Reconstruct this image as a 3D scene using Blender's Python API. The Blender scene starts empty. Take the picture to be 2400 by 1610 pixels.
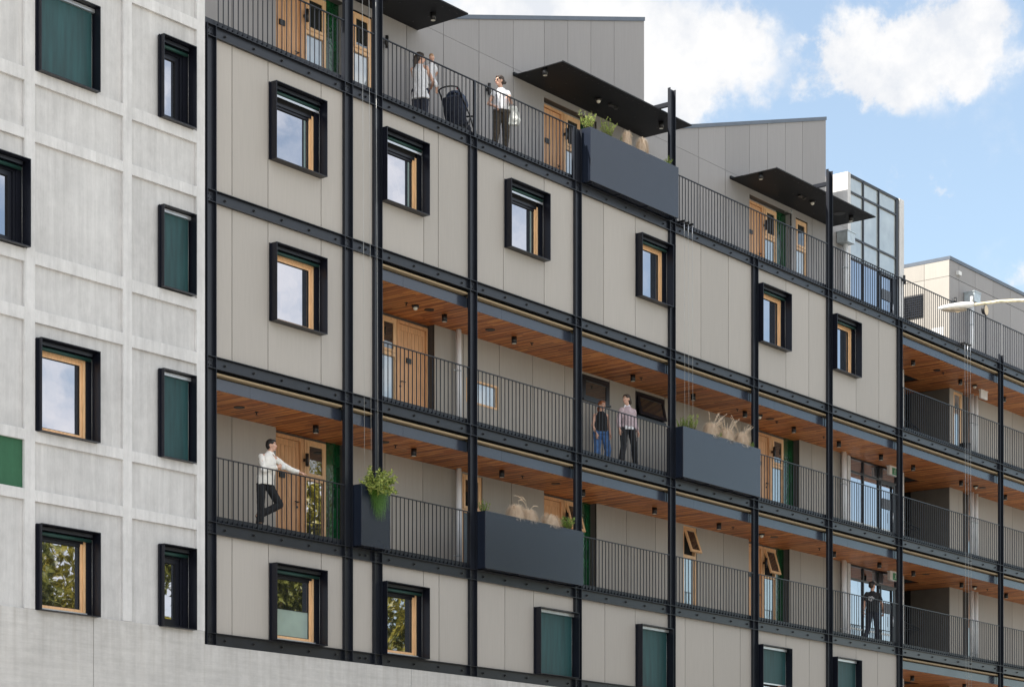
import bpy, bmesh, math, random
from mathutils import Vector, Matrix
random.seed(7)
R = math.radians
SC = bpy.context.scene
COL = SC.collection

# ------------------------------------------------------------------ camera
cam_d = bpy.data.cameras.new('camera')
cam = bpy.data.objects.new('camera', cam_d)
COL.objects.link(cam)
cam.location = (-29.0415, -29.7958, 1.6)
cam.rotation_euler = (R(90), 0, -math.atan2(0.78938, 0.61391))
cam_d.sensor_width = 36
cam_d.lens = 36 * 5156.19 / 2400
cam_d.shift_y = (2082 - 805) / 2400
cam_d.clip_end = 5000
cam_d.clip_start = 0.5
SC.camera = cam
SC.render.resolution_x, SC.render.resolution_y = 1024, 686

# ------------------------------------------------------------------ light
SUN = Vector((-.60, .25, .82)).normalized()
sun_el = math.asin(SUN.z)
sun_az = math.atan2(SUN.x, SUN.y)
sl = bpy.data.lights.new('sun', 'SUN')
sl.energy = 4.9
sl.angle = R(.53)
sl.color = (1, .95, .88)
so = bpy.data.objects.new('sun', sl)
COL.objects.link(so)
so.rotation_euler = SUN.to_track_quat('Z', 'Y').to_euler()
so.location = (-20, 10, 40)
SC.view_settings.view_transform = 'Standard'
SC.view_settings.look = 'None'
SC.view_settings.gamma = 1
SC.view_settings.exposure = 1.08

W = bpy.data.worlds.new('World')
SC.world = W
W.use_nodes = True
nt = W.node_tree
nt.nodes.clear()
L_ = nt.links.new


def wn(t, **k):
    n = nt.nodes.new(t)
    for a, b in k.items():
        setattr(n, a, b)
    return n


def ray(px, py):
    l, v = (px - 1200) / 5156.19, (2082 - py) / 5156.19
    d = Vector((.78938 + l * .61391, .61391 - l * .78938, v))
    return d.normalized()


out = wn('ShaderNodeOutputWorld')
bg = wn('ShaderNodeBackground')
bg.inputs['Strength'].default_value = 0.12
sky = wn('ShaderNodeTexSky')
sky.sky_type = 'NISHITA'
sky.sun_disc = False
sky.sun_elevation = sun_el
sky.sun_rotation = sun_az
sky.air_density = 1.0
sky.dust_density = 0.6
sky.ozone_density = 1.2
tc = wn('ShaderNodeTexCoord')
nz = wn('ShaderNodeTexNoise')
nz.inputs['Scale'].default_value = 26
nz.inputs['Detail'].default_value = 7
nz.inputs['Roughness'].default_value = .62
L_(tc.outputs['Generated'], nz.inputs['Vector'])
# warp the direction a little so that the cloud edges fray
sub = wn('ShaderNodeVectorMath', operation='SUBTRACT')
L_(nz.outputs['Color'], sub.inputs[0])
sub.inputs[1].default_value = (.5, .5, .5)
scl = wn('ShaderNodeVectorMath', operation='SCALE')
scl.inputs['Scale'].default_value = .062
L_(sub.outputs[0], scl.inputs[0])
wd = wn('ShaderNodeVectorMath', operation='ADD')
L_(tc.outputs['Generated'], wd.inputs[0])
L_(scl.outputs[0], wd.inputs[1])
BL = [(1582, 61, 120, 1), (1521, 163, 110, 1), (1623, 224, 80, .85), (1715, 110, 85, .8), (1680, 170, 85, .7), (1640, 268, 55, .7),
      (1815, 105, 70, .65), (1745, 150, 75, .7), (1760, 40, 60, .4), (1560, 240, 90, .9), (1200, -10, 190, 1.2), (1380, 0, 170, 1.2), (1929, 163, 65, .9), (2010, 140, 85, 1), (2092, 150, 90, 1.1),
      (2214, 55, 105, 1.2), (2194, 150, 100, 1.1), (2051, 228, 50, .8), (1985, 208, 48, .8), (1868, 196, 36, .6), (2300, 10, 75, .9),
      (2275, 190, 52, .8), (2378, 163, 50, .9), (2340, 215, 36, .6), (1960, 75, 60, .5), (1900, 110, 40, .35), (2250, 130, 90, .8), (2084, 436, 34, .62), (2235, 420, 40, .7), (2215, 450, 40, .4),
      (2194, 469, 46, .65), (2270, 465, 40, .35), (2398, 640, 48, 1.1)]
acc = None
for bx_, by_, br_, bw_ in BL:
    dn = wn('ShaderNodeVectorMath', operation='DISTANCE')
    L_(wd.outputs[0], dn.inputs[0])
    dn.inputs[1].default_value = ray(bx_, by_)
    mr = wn('ShaderNodeMapRange', interpolation_type='SMOOTHSTEP')
    mr.inputs['From Min'].default_value = 0
    mr.inputs['From Max'].default_value = br_ * 1.62 / 5600
    mr.inputs['To Min'].default_value = bw_
    mr.inputs['To Max'].default_value = 0
    L_(dn.outputs['Value'], mr.inputs['Value'])
    if acc is None:
        acc = mr.outputs[0]
    else:
        ad = wn('ShaderNodeMath', operation='ADD')
        L_(acc, ad.inputs[0])
        L_(mr.outputs[0], ad.inputs[1])
        acc = ad.outputs[0]
# clouds over the rest of the sky (they show in the window panes)
nb = wn('ShaderNodeTexNoise')
nb.inputs['Scale'].default_value = 3.2
nb.inputs['Detail'].default_value = 8
nb.inputs['Roughness'].default_value = .55
L_(tc.outputs['Generated'], nb.inputs['Vector'])
m1 = wn('ShaderNodeMapRange')
m1.inputs['From Min'].default_value = .34
m1.inputs['From Max'].default_value = .54
L_(nb.outputs['Fac'], m1.inputs['Value'])
dd = wn('ShaderNodeVectorMath', operation='DISTANCE')
L_(tc.outputs['Generated'], dd.inputs[0])
dd.inputs[1].default_value = ray(1750, 350)
m2 = wn('ShaderNodeMapRange')
m2.inputs['From Min'].default_value = .20
m2.inputs['From Max'].default_value = .5
L_(dd.outputs['Value'], m2.inputs['Value'])
d4 = wn('ShaderNodeVectorMath', operation='DISTANCE')     # a clear gap low down along the street
L_(tc.outputs['Generated'], d4.inputs[0])
d4.inputs[1].default_value = Vector((.88, -.46, .14)).normalized()
m4 = wn('ShaderNodeMapRange')
m4.inputs['From Min'].default_value = .10
m4.inputs['From Max'].default_value = .32
L_(d4.outputs['Value'], m4.inputs['Value'])
mu4 = wn('ShaderNodeMath', operation='MULTIPLY')
L_(m1.outputs[0], mu4.inputs[0])
L_(m4.outputs[0], mu4.inputs[1])
mu = wn('ShaderNodeMath', operation='MULTIPLY')
L_(mu4.outputs[0], mu.inputs[0])
L_(m2.outputs[0], mu.inputs[1])
ad = wn('ShaderNodeMath', operation='ADD')
L_(acc, ad.inputs[0])
L_(mu.outputs[0], ad.inputs[1])
n2 = wn('ShaderNodeMath', operation='MULTIPLY_ADD')
L_(nz.outputs['Fac'], n2.inputs[0])
n2.inputs[1].default_value = 2.0
n2.inputs[2].default_value = -1.08
ad2 = wn('ShaderNodeMath', operation='ADD')
L_(ad.outputs[0], ad2.inputs[0])
L_(n2.outputs[0], ad2.inputs[1])
den = wn('ShaderNodeMapRange', interpolation_type='SMOOTHSTEP')
den.inputs['From Min'].default_value = -.02
den.inputs['From Max'].default_value = 1.15
L_(ad2.outputs[0], den.inputs['Value'])
cc = wn('ShaderNodeMix', data_type='RGBA')     # grey undersides to white
cc.inputs[6].default_value = (3.25, 3.38, 3.6, 1)
cc.inputs[7].default_value = (3.95, 3.95, 3.97, 1)
mz = wn('ShaderNodeMapRange')
mz.inputs['From Min'].default_value = .40
mz.inputs['From Max'].default_value = .56
L_(nz.outputs['Fac'], mz.inputs['Value'])
L_(mz.outputs[0], cc.inputs[0])
mx = wn('ShaderNodeMix', data_type='RGBA')
L_(den.outputs[0], mx.inputs[0])
skm = wn('ShaderNodeMix', data_type='RGBA', blend_type='MULTIPLY')
skm.inputs[0].default_value = 1
skm.inputs[7].default_value = (.97, .98, .90, 1)
L_(sky.outputs[0], skm.inputs[6])
hz = wn('ShaderNodeMix', data_type='RGBA')       # thin high haze
hz.inputs[0].default_value = .22
hz.inputs[7].default_value = (3.3, 3.4, 3.55, 1)
L_(skm.outputs[2], hz.inputs[6])
L_(hz.outputs[2], mx.inputs[6])
far = wn('ShaderNodeMix', data_type='RGBA', blend_type='MULTIPLY')     # front-lit clouds out of view, brightened further to light the facade
far.inputs[0].default_value = 1
m3 = wn('ShaderNodeMapRange')
m3.inputs['To Min'].default_value = 1
m3.inputs['To Max'].default_value = 1.7
m3.inputs['From Min'].default_value = .3
m3.inputs['From Max'].default_value = 1.0
L_(dd.outputs['Value'], m3.inputs['Value'])
L_(cc.outputs[2], far.inputs[6])
L_(m3.outputs[0], far.inputs[7])
L_(far.outputs[2], mx.inputs[7])
L_(mx.outputs[2], bg.inputs['Color'])
L_(bg.outputs[0], out.inputs[0])

# ------------------------------------------------------------------ materials
MATS = {}


def mat(name, base, rough=.6, metal=0, spec=.5, noise=None, bump=None, coat=0, col2=None, nscale=(1, 1, 1), ndet=4):
    """noise=(scale, amount): procedural tone variation; bump=(scale, strength)"""
    if name in MATS:
        return MATS[name]
    m = bpy.data.materials.new(name)
    m.use_nodes = True
    t = m.node_tree
    b = t.nodes['Principled BSDF']
    b.inputs['Roughness'].default_value = rough
    b.inputs['Metallic'].default_value = metal
    b.inputs['Specular IOR Level'].default_value = spec
    b.inputs['Coat Weight'].default_value = coat
    tcn = t.nodes.new('ShaderNodeTexCoord')
    mp = t.nodes.new('ShaderNodeMapping')
    mp.inputs['Scale'].default_value = nscale
    t.links.new(tcn.outputs['Object'], mp.inputs['Vector'])
    sc, am = noise or (3, .08)
    n = t.nodes.new('ShaderNodeTexNoise')
    n.inputs['Scale'].default_value = sc
    n.inputs['Detail'].default_value = ndet
    t.links.new(mp.outputs[0], n.inputs['Vector'])
    r = t.nodes.new('ShaderNodeValToRGB')
    c1 = [max(0, v * (1 - am)) for v in base]
    c2 = col2 or [min(1, v * (1 + am)) for v in base]
    r.color_ramp.elements[0].position = .3
    r.color_ramp.elements[1].position = .7
    r.color_ramp.elements[0].color = (*c1, 1)
    r.color_ramp.elements[1].color = (*c2, 1)
    t.links.new(n.outputs['Fac'], r.inputs[0])
    t.links.new(r.outputs[0], b.inputs['Base Color'])
    if name.endswith('cladding'):
        oi = t.nodes.new('ShaderNodeObjectInfo')
        mr_ = t.nodes.new('ShaderNodeMapRange')
        mr_.inputs['To Min'].default_value = .93
        mr_.inputs['To Max'].default_value = 1.05
        t.links.new(oi.outputs['Random'], mr_.inputs['Value'])
        mm_ = t.nodes.new('ShaderNodeMix')
        mm_.data_type = 'RGBA'
        mm_.blend_type = 'MULTIPLY'
        mm_.inputs[0].default_value = 1
        t.links.new(r.outputs[0], mm_.inputs[6])
        t.links.new(mr_.outputs[0], mm_.inputs[7])
        t.links.new(mm_.outputs[2], b.inputs['Base Color'])
    if bump:
        n3 = t.nodes.new('ShaderNodeTexNoise')
        n3.inputs['Scale'].default_value = bump[0]
        n3.inputs['Detail'].default_value = 5
        t.links.new(mp.outputs[0], n3.inputs['Vector'])
        bp = t.nodes.new('ShaderNodeBump')
        bp.inputs['Strength'].default_value = bump[1]
        bp.inputs['Distance'].default_value = .02
        t.links.new(n3.outputs['Fac'], bp.inputs['Height'])
        t.links.new(bp.outputs[0], b.inputs['Normal'])
    MATS[name] = m
    return m


def concrete(name, base, horiz=False):
    """board-marked concrete: fine board streaks, blotches and pores"""
    m = bpy.data.materials.new(name)
    m.use_nodes = True
    t = m.node_tree
    N, K = t.nodes.new, t.links.new
    b = t.nodes['Principled BSDF']
    b.inputs['Roughness'].default_value = .85
    tcn = N('ShaderNodeTexCoord')

    def noise(scl3, sc, det, rg=.5):
        mp = N('ShaderNodeMapping')
        mp.inputs['Scale'].default_value = scl3
        K(tcn.outputs['Object'], mp.inputs['Vector'])
        n = N('ShaderNodeTexNoise')
        n.inputs['Scale'].default_value = sc
        n.inputs['Detail'].default_value = det
        n.inputs['Roughness'].default_value = rg
        K(mp.outputs[0], n.inputs['Vector'])
        return n.outputs['Fac']

    streak = noise((.5, 7, 7) if horiz else (7, 7, .35), 1.7, 6, .7)
    blot = noise((1, 1, .8), .9, 7, .68)
    run = noise((4, 4, .28), 1.3, 3)
    pore = noise((1, 1, 1), 22, 4, .75)
    fine = noise((3, 9, 30) if horiz else (30, 30, 3), 1.6, 4, .7)
    base_r = N('ShaderNodeValToRGB')
    base_r.color_ramp.elements[0].position = .28
    base_r.color_ramp.elements[1].position = .68
    base_r.color_ramp.elements[0].color = (*[v * .70 for v in base], 1)
    base_r.color_ramp.elements[1].color = (*[v * 1.10 for v in base], 1)
    a1 = N('ShaderNodeMath'); a1.operation = 'MULTIPLY_ADD'
    K(streak, a1.inputs[0]); a1.inputs[1].default_value = .34
    a2 = N('ShaderNodeMath'); a2.operation = 'MULTIPLY_ADD'
    K(blot, a2.inputs[0]); a2.inputs[1].default_value = .52
    a3 = N('ShaderNodeMath'); a3.operation = 'MULTIPLY_ADD'
    K(run, a3.inputs[0]); a3.inputs[1].default_value = .25; a3.inputs[2].default_value = -.165
    mott = noise((1, 1, 1), 4.5, 7, .72)
    a5 = N('ShaderNodeMath'); a5.operation = 'MULTIPLY_ADD'
    K(mott, a5.inputs[0]); a5.inputs[1].default_value = .30; a5.inputs[2].default_value = -.15
    a4 = N('ShaderNodeMath'); a4.operation = 'MULTIPLY_ADD'
    K(fine, a4.inputs[0]); a4.inputs[1].default_value = .22
    a6 = N('ShaderNodeMath'); a6.operation = 'ADD'; K(a3.outputs[0], a6.inputs[0]); K(a5.outputs[0], a6.inputs[1]); K(a6.outputs[0], a4.inputs[2]); K(a4.outputs[0], a2.inputs[2]); K(a2.outputs[0], a1.inputs[2])
    K(a1.outputs[0], base_r.inputs[0])
    pr = N('ShaderNodeValToRGB')
    pr.color_ramp.elements[0].position = .24
    pr.color_ramp.elements[1].position = .34
    pr.color_ramp.elements[0].color = (.72, .72, .72, 1)
    K(pore, pr.inputs[0])
    mm = N('ShaderNodeMix'); mm.data_type = 'RGBA'; mm.blend_type = 'MULTIPLY'
    mm.inputs[0].default_value = 1
    K(base_r.outputs[0], mm.inputs[6]); K(pr.outputs[0], mm.inputs[7])
    # hairline board joints
    sx = N('ShaderNodeSeparateXYZ')
    K(tcn.outputs['Object'], sx.inputs[0])
    wob = N('ShaderNodeMath'); wob.operation = 'MULTIPLY_ADD'
    K(streak, wob.inputs[0]); wob.inputs[1].default_value = .05
    K(sx.outputs[2 if horiz else 0], wob.inputs[2])
    fr = N('ShaderNodeMath'); fr.operation = 'PINGPONG'
    K(wob.outputs[0], fr.inputs[0]); fr.inputs[1].default_value = .09 if not horiz else .11
    jr = N('ShaderNodeValToRGB')
    jr.color_ramp.elements[0].position = .0
    jr.color_ramp.elements[1].position = .045
    jr.color_ramp.elements[0].color = (.93, .93, .925, 1)
    K(fr.outputs[0], jr.inputs[0])
    m2_ = N('ShaderNodeMix'); m2_.data_type = 'RGBA'; m2_.blend_type = 'MULTIPLY'
    K(blot, m2_.inputs[0])
    K(mm.outputs[2], m2_.inputs[6]); K(jr.outputs[0], m2_.inputs[7])
    res = m2_.outputs[2]
    if horiz:       # water marks running down from the ledge
        zr = N('ShaderNodeMapRange')
        zr.inputs['From Min'].default_value = 5.0
        zr.inputs['From Max'].default_value = 6.4
        K(sx.outputs[2], zr.inputs['Value'])
        vr = noise((5, 5, .22), 1.5, 4, .6)
        vm = N('ShaderNodeMapRange')
        vm.inputs['From Min'].default_value = .46
        vm.inputs['From Max'].default_value = .70
        K(vr, vm.inputs['Value'])
        ml = N('ShaderNodeMath'); ml.operation = 'MULTIPLY'
        K(zr.outputs[0], ml.inputs[0]); K(vm.outputs[0], ml.inputs[1])
        st_ = N('ShaderNodeMix'); st_.data_type = 'RGBA'
        st_.inputs[7].default_value = (.30, .27, .23, 1)
        mf = N('ShaderNodeMath'); mf.operation = 'MULTIPLY'
        K(ml.outputs[0], mf.inputs[0]); mf.inputs[1].default_value = .40
        K(mf.outputs[0], st_.inputs[0]); K(res, st_.inputs[6])
        res = st_.outputs[2]
    K(res, b.inputs['Base Color'])
    bp = N('ShaderNodeBump')
    bp.inputs['Strength'].default_value = .35
    bp.inputs['Distance'].default_value = .01
    K(a1.outputs[0], bp.inputs['Height'])
    K(bp.outputs[0], b.inputs['Normal'])
    MATS[name] = m
    return m


def boards(name, cols, width=.062, length=1.3, axis=0, rough=.5):
    """timber lining boards: every board its own tone, grain along the board. axis: 0 boards lie side by side in X, 2 in Z"""
    m = bpy.data.materials.new(name)
    m.use_nodes = True
    t = m.node_tree
    N, K = t.nodes.new, t.links.new
    b = t.nodes['Principled BSDF']
    b.inputs['Roughness'].default_value = rough
    tcn = N('ShaderNodeTexCoord')
    s = N('ShaderNodeSeparateXYZ')
    K(tcn.outputs['Object'], s.inputs[0])

    def M(op, a, b_=None, c=None):
        n = N('ShaderNodeMath'); n.operation = op
        for i, v in enumerate((a, b_, c)):
            if v is None:
                continue
            if isinstance(v, (int, float)):
                n.inputs[i].default_value = v
            else:
                K(v, n.inputs[i])
        return n.outputs[0]
    u = M('DIVIDE', s.outputs[0], width)
    iu = M('FLOOR', u)
    wn1 = N('ShaderNodeTexWhiteNoise'); wn1.noise_dimensions = '1D'
    K(iu, wn1.inputs['W'])
    v = M('ADD', M('DIVIDE', s.outputs[1], length), M('MULTIPLY', wn1.outputs[0], 7.3))
    iv = M('FLOOR', v)
    cb = N('ShaderNodeCombineXYZ')
    K(iu, cb.inputs[0]); K(iv, cb.inputs[1])
    wn2 = N('ShaderNodeTexWhiteNoise'); wn2.noise_dimensions = '3D'
    K(cb.outputs[0], wn2.inputs['Vector'])
    mp = N('ShaderNodeMapping')
    mp.inputs['Scale'].default_value = (22, 1.4, 22)
    K(tcn.outputs['Object'], mp.inputs['Vector'])
    gn = N('ShaderNodeTexNoise')
    gn.inputs['Scale'].default_value = 1.6
    gn.inputs['Detail'].default_value = 6
    K(mp.outputs[0], gn.inputs['Vector'])
    f = M('ADD', M('MULTIPLY', wn2.outputs['Value'], .60), M('MULTIPLY', gn.outputs['Fac'], .50))
    r = N('ShaderNodeValToRGB')
    e = r.color_ramp.elements
    e[0].position = .12; e[0].color = (*cols[0], 1)
    e[1].position = .92; e[1].color = (*cols[2], 1)
    mid = e.new(.5); mid.color = (*cols[1], 1)
    K(f, r.inputs[0])
    fr = M('FRACT', u)
    edge = M('MINIMUM', fr, M('SUBTRACT', 1, fr))
    jr = N('ShaderNodeValToRGB')
    jr.color_ramp.elements[0].position = .02
    jr.color_ramp.elements[1].position = .07
    jr.color_ramp.elements[0].color = (.35, .3, .28, 1)
    K(edge, jr.inputs[0])
    mm = N('ShaderNodeMix'); mm.data_type = 'RGBA'; mm.blend_type = 'MULTIPLY'
    mm.inputs[0].default_value = 1
    K(r.outputs[0], mm.inputs[6]); K(jr.outputs[0], mm.inputs[7])
    K(mm.outputs[2], b.inputs['Base Color'])
    MATS[name] = m
    return m


def glassmat(name, dark, refl=.5, tint=(1, 1, 1), rough=.012, wave=.5):
    m = bpy.data.materials.new(name)
    m.use_nodes = True
    t = m.node_tree
    N, K = t.nodes.new, t.links.new
    t.nodes.remove(t.nodes['Principled BSDF'])
    o = t.nodes['Material Output']
    d = N('ShaderNodeBsdfDiffuse')
    g = N('ShaderNodeBsdfGlossy')
    g.inputs['Roughness'].default_value = rough
    g.inputs['Color'].default_value = (*tint, 1)
    tcn = N('ShaderNodeTexCoord')
    n = N('ShaderNodeTexNoise')
    n.inputs['Scale'].default_value = 2.2
    n.inputs['Detail'].default_value = 2
    K(tcn.outputs['Object'], n.inputs['Vector'])
    r = N('ShaderNodeValToRGB')
    r.color_ramp.elements[0].color = (*[v * .7 for v in dark], 1)
    r.color_ramp.elements[1].color = (*[v * 1.3 for v in dark], 1)
    K(n.outputs['Fac'], r.inputs[0])
    K(r.outputs[0], d.inputs['Color'])
    bp = N('ShaderNodeBump')
    bp.inputs['Strength'].default_value = wave
    bp.inputs['Distance'].default_value = .004
    K(n.outputs['Fac'], bp.inputs['Height'])
    K(bp.outputs[0], g.inputs['Normal'])
    mx_ = N('ShaderNodeMixShader')
    fr = N('ShaderNodeFresnel')
    fr.inputs['IOR'].default_value = 1.5
    md = N('ShaderNodeMath'); md.operation = 'MULTIPLY_ADD'; md.use_clamp = True
    K(fr.outputs[0], md.inputs[0]); md.inputs[1].default_value = 1.3; md.inputs[2].default_value = refl
    K(md.outputs[0], mx_.inputs[0])
    K(d.outputs[0], mx_.inputs[1]); K(g.outputs[0], mx_.inputs[2])
    K(mx_.outputs[0], o.inputs[0])
    MATS[name] = m
    return m


STEEL = mat('charcoal_steel_paint', (.008, .010, .016), .36, 0, .5, (2.5, .22), (9, .03))
STEEL2 = mat('charcoal_sheet_metal', (.007, .008, .014), .32, 0, .4, (1.5, .15), (2.2, .03))
PLANT = mat('planter_sheet_metal', (.013, .018, .031), .26, 0, .55, (.8, .14), (1.3, .04))  # slight blue in the base stands in for reflected blue sky
FASC = mat('fascia_sheet_metal', (.036, .045, .066), .20, 0, .6, (.9, .15), (1.2, .04))
CLAD = mat('fibre_cement_cladding', (.415, .382, .345), .62, 0, .35, (3.0, .03), (30, .05), nscale=(9, 9, .5))
CLAD2 = mat('grey_gable_cladding', (.30, .285, .28), .55, 0, .35, (3.0, .03), (30, .05), nscale=(9, 9, .5))
CLAD3 = mat('rear_wall_cladding', (.37, .342, .305), .62, 0, .35, (3.0, .035), (30, .05), nscale=(9, 9, .5))
BACK = mat('dark_membrane', (.012, .012, .013), .9)
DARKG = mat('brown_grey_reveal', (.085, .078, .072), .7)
CONC = concrete('board_marked_concrete', (.615, .60, .585))
CONCB = concrete('base_concrete', (.575, .555, .53), True)
CONCS = concrete('smooth_band_concrete', (.69, .675, .66))
SOFF = boards('timber_soffit_boards', ((.12, .028, .010), (.50, .155, .042), (.82, .35, .105)))
LVL = mat('pale_timber_edge', (.40, .30, .18), .7, noise=(6, .18), nscale=(1, 8, 8))
TIM = mat('oiled_timber_frame', (.78, .49, .26), .45, noise=(4, .15), nscale=(9, 9, 1))
TIMD = mat('oiled_timber_door', (.66, .365, .18), .5, noise=(3.5, .22), nscale=(14, 14, .8))
TILE = None
BLIND = mat('teal_blind_fabric', (.012, .058, .062), .55, noise=(2.2, .28), nscale=(5, 5, .5))
BLINDT = mat('dark_green_blind_roll', (.008, .045, .036), .55)
ALU = mat('aluminium', (.55, .57, .60), .35, .7, noise=(4, .06))
GALV = mat('galvanised_steel', (.48, .53, .55), .42, .55, noise=(9, .15))
PIPE = mat('white_painted_pipe', (.82, .83, .84), .3, 0, noise=(2, .06))
ROOF = mat('roof_sheet', (.11, .13, .16), .45, .3)
FLOOR = mat('gallery_floor', (.24, .235, .23), .8, noise=(4, .15))
GLASS = glassmat('window_glass', (.012, .016, .020), .40, (.90, .90, .97), wave=.12)
GLASSD = glassmat('dark_window_glass', (.02, .022, .020), .10)
GLASSC = glassmat('curtained_glass', (.20, .25, .28), .20, wave=.2)
GLASSP = glassmat('pale_screened_glass', (.40, .43, .42), .13, wave=.15)
FROST = glassmat('frosted_film', (.36, .46, .42), .16, rough=.12)
GREENC = concrete('green_stained_concrete', (.035, .13, .065))
ASPH = mat('asphalt', (.14, .135, .13), .9, noise=(40, .25))
PAVE = mat('footpath_concrete', (.42, .41, .39), .85, noise=(6, .12))
GRND = mat('verge_ground', (.36, .33, .27), .95, noise=(1.5, .3))
BLACK = mat('black_plastic', (.012, .012, .013), .4)
LENS = mat('lamp_lens', (.75, .72, .62), .3)
WIRE = mat('stainless_cable', (.50, .50, .48), .45, .4)
WHITE = mat('white_paint', (.72, .72, .70), .5)
SIGNG = mat('sign_green', (.02, .22, .10), .4)
CREAM = mat('cream_lens', (.70, .55, .36), .4)

# green glazed tiles: stacked bond
m = bpy.data.materials.new('green_glazed_tiles')
m.use_nodes = True
t = m.node_tree
b = t.nodes['Principled BSDF']
b.inputs['Roughness'].default_value = .07
b.inputs['Coat Weight'].default_value = .5
tcn = t.nodes.new('ShaderNodeTexCoord')
mp = t.nodes.new('ShaderNodeMapping')
mp.inputs['Rotation'].default_value = (R(90), 0, 0)
t.links.new(tcn.outputs['Object'], mp.inputs['Vector'])
br = t.nodes.new('ShaderNodeTexBrick')
br.offset = 0
br.inputs['Scale'].default_value = 1
br.inputs['Brick Width'].default_value = .105
br.inputs['Row Height'].default_value = .22
br.inputs['Mortar Size'].default_value = .004
br.inputs['Color1'].default_value = (.002, .035, .012, 1)
br.inputs['Color2'].default_value = (.006, .085, .026, 1)
br.inputs['Mortar'].default_value = (.02, .05, .03, 1)
t.links.new(mp.outputs[0], br.inputs['Vector'])
t.links.new(br.outputs['Color'], b.inputs['Base Color'])
nn = t.nodes.new('ShaderNodeTexNoise')
nn.inputs['Scale'].default_value = 14
t.links.new(tcn.outputs['Object'], nn.inputs['Vector'])
bp = t.nodes.new('ShaderNodeBump')
bp.inputs['Strength'].default_value = .8
bp.inputs['Distance'].default_value = .012
t.links.new(nn.outputs['Fac'], bp.inputs['Height'])
t.links.new(bp.outputs[0], b.inputs['Normal'])
TILE = m


# ------------------------------------------------------------------ mesh helpers
class MB:
    def __init__(self):
        self.v, self.f, self.mi, self.smooth = [], [], [], []
        self.cur = 0

    def quad(self, pts, sm=False):
        n = len(self.v)
        self.v += [tuple(p) for p in pts]
        self.f.append(tuple(range(n, n + len(pts))))
        self.mi.append(self.cur)
        self.smooth.append(sm)

    def box(self, x0, x1, y0, y1, z0, z1):
        n = len(self.v)
        for x in (x0, x1):
            for y in (y0, y1):
                for z in (z0, z1):
                    self.v.append((x, y, z))
        for q in ((0, 1, 3, 2), (4, 6, 7, 5), (0, 4, 5, 1), (2, 3, 7, 6), (0, 2, 6, 4), (1, 5, 7, 3)):
            self.f.append(tuple(n + i for i in q))
            self.mi.append(self.cur)
            self.smooth.append(False)
        return self

    def xbox(self, x0, x1, y0, y1, z0, z1, M):
        """box carried by matrix M"""
        s = len(self.v)
        self.box(x0, x1, y0, y1, z0, z1)
        for i in range(s, len(self.v)):
            self.v[i] = tuple(M @ Vector(self.v[i]))
        return self

    def tube(self, pts, rad, seg=10, cap=True, side=None, flat=1.0, sm=True):
        """swept round or elliptical tube; rad: one radius or a list; flat: ratio of the second radius"""
        pts = [Vector(p) for p in pts]
        n = len(pts)
        rr = rad if isinstance(rad, (list, tuple)) else [rad] * n
        base = len(self.v)
        up = Vector(side) if side is not None else None
        prev = None
        for i, p in enumerate(pts):
            if i == 0:
                d = pts[1] - pts[0]
            elif i == n - 1:
                d = pts[-1] - pts[-2]
            else:
                d = (pts[i + 1] - pts[i]).normalized() + (pts[i] - pts[i - 1]).normalized()
            d = d.normalized() if d.length > 1e-9 else Vector((0, 0, 1))
            if up is not None:
                a = up - d * up.dot(d)
            elif prev is not None:
                a = prev - d * prev.dot(d)
            else:
                a = Vector((1, 0, 0)) if abs(d.x) < .8 else Vector((0, 1, 0))
                a = a - d * a.dot(d)
            a.normalize()
            prev = a
            c = d.cross(a)
            r = rr[i]
            rx, ry = r if isinstance(r, tuple) else (r, r * flat)
            for k in range(seg):
                th = 2 * math.pi * k / seg
                self.v.append(tuple(p + a * rx * math.cos(th) + c * ry * math.sin(th)))
        for i in range(n - 1):
            for k in range(seg):
                k2 = (k + 1) % seg
                self.f.append((base + i * seg + k, base + i * seg + k2, base + (i + 1) * seg + k2, base + (i + 1) * seg + k))
                self.mi.append(self.cur)
                self.smooth.append(sm)
        if cap:
            self.f.append(tuple(base + k for k in range(seg))[::-1])
            self.f.append(tuple(base + (n - 1) * seg + k for k in range(seg)))
            self.mi += [self.cur] * 2
            self.smooth += [False] * 2
        return self

    def ball(self, c, r, M=None, su=12, sv=8):
        """ellipsoid; r = (rx,ry,rz), M optional rotation"""
        if not isinstance(r, (tuple, list)):
            r = (r, r, r)
        M = M or Matrix.Identity(3)
        c = Vector(c)
        base = len(self.v)
        self.v.append(tuple(c + M @ Vector((0, 0, r[2]))))
        for i in range(1, sv):
            ph = math.pi * i / sv
            for k in range(su):
                th = 2 * math.pi * k / su
                self.v.append(tuple(c + M @ Vector((r[0] * math.sin(ph) * math.cos(th), r[1] * math.sin(ph) * math.sin(th), r[2] * math.cos(ph)))))
        self.v.append(tuple(c + M @ Vector((0, 0, -r[2]))))
        last = len(self.v) - 1
        for k in range(su):
            k2 = (k + 1) % su
            self.f.append((base, base + 1 + k, base + 1 + k2))
            for i in range(sv - 2):
                a = base + 1 + i * su
                self.f.append((a + k, a + su + k, a + su + k2, a + k2))
            a = base + 1 + (sv - 2) * su
            self.f.append((a + k, last, a + k2))
            self.mi += [self.cur] * sv
            self.smooth += [True] * sv
        return self

    def build(self, name, mats, parent=None, loc=None):
        me = bpy.data.meshes.new(name)
        me.from_pydata(self.v, [], self.f)
        if not isinstance(mats, (list, tuple)):
            mats = [mats]
        for mm_ in mats:
            me.materials.append(mm_)
        me.polygons.foreach_set('material_index', self.mi)
        me.polygons.foreach_set('use_smooth', self.smooth)
        me.update()
        o = bpy.data.objects.new(name, me)
        COL.objects.link(o)
        if parent:
            o.parent = parent
        if loc:
            o.location = loc
        return o


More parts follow.
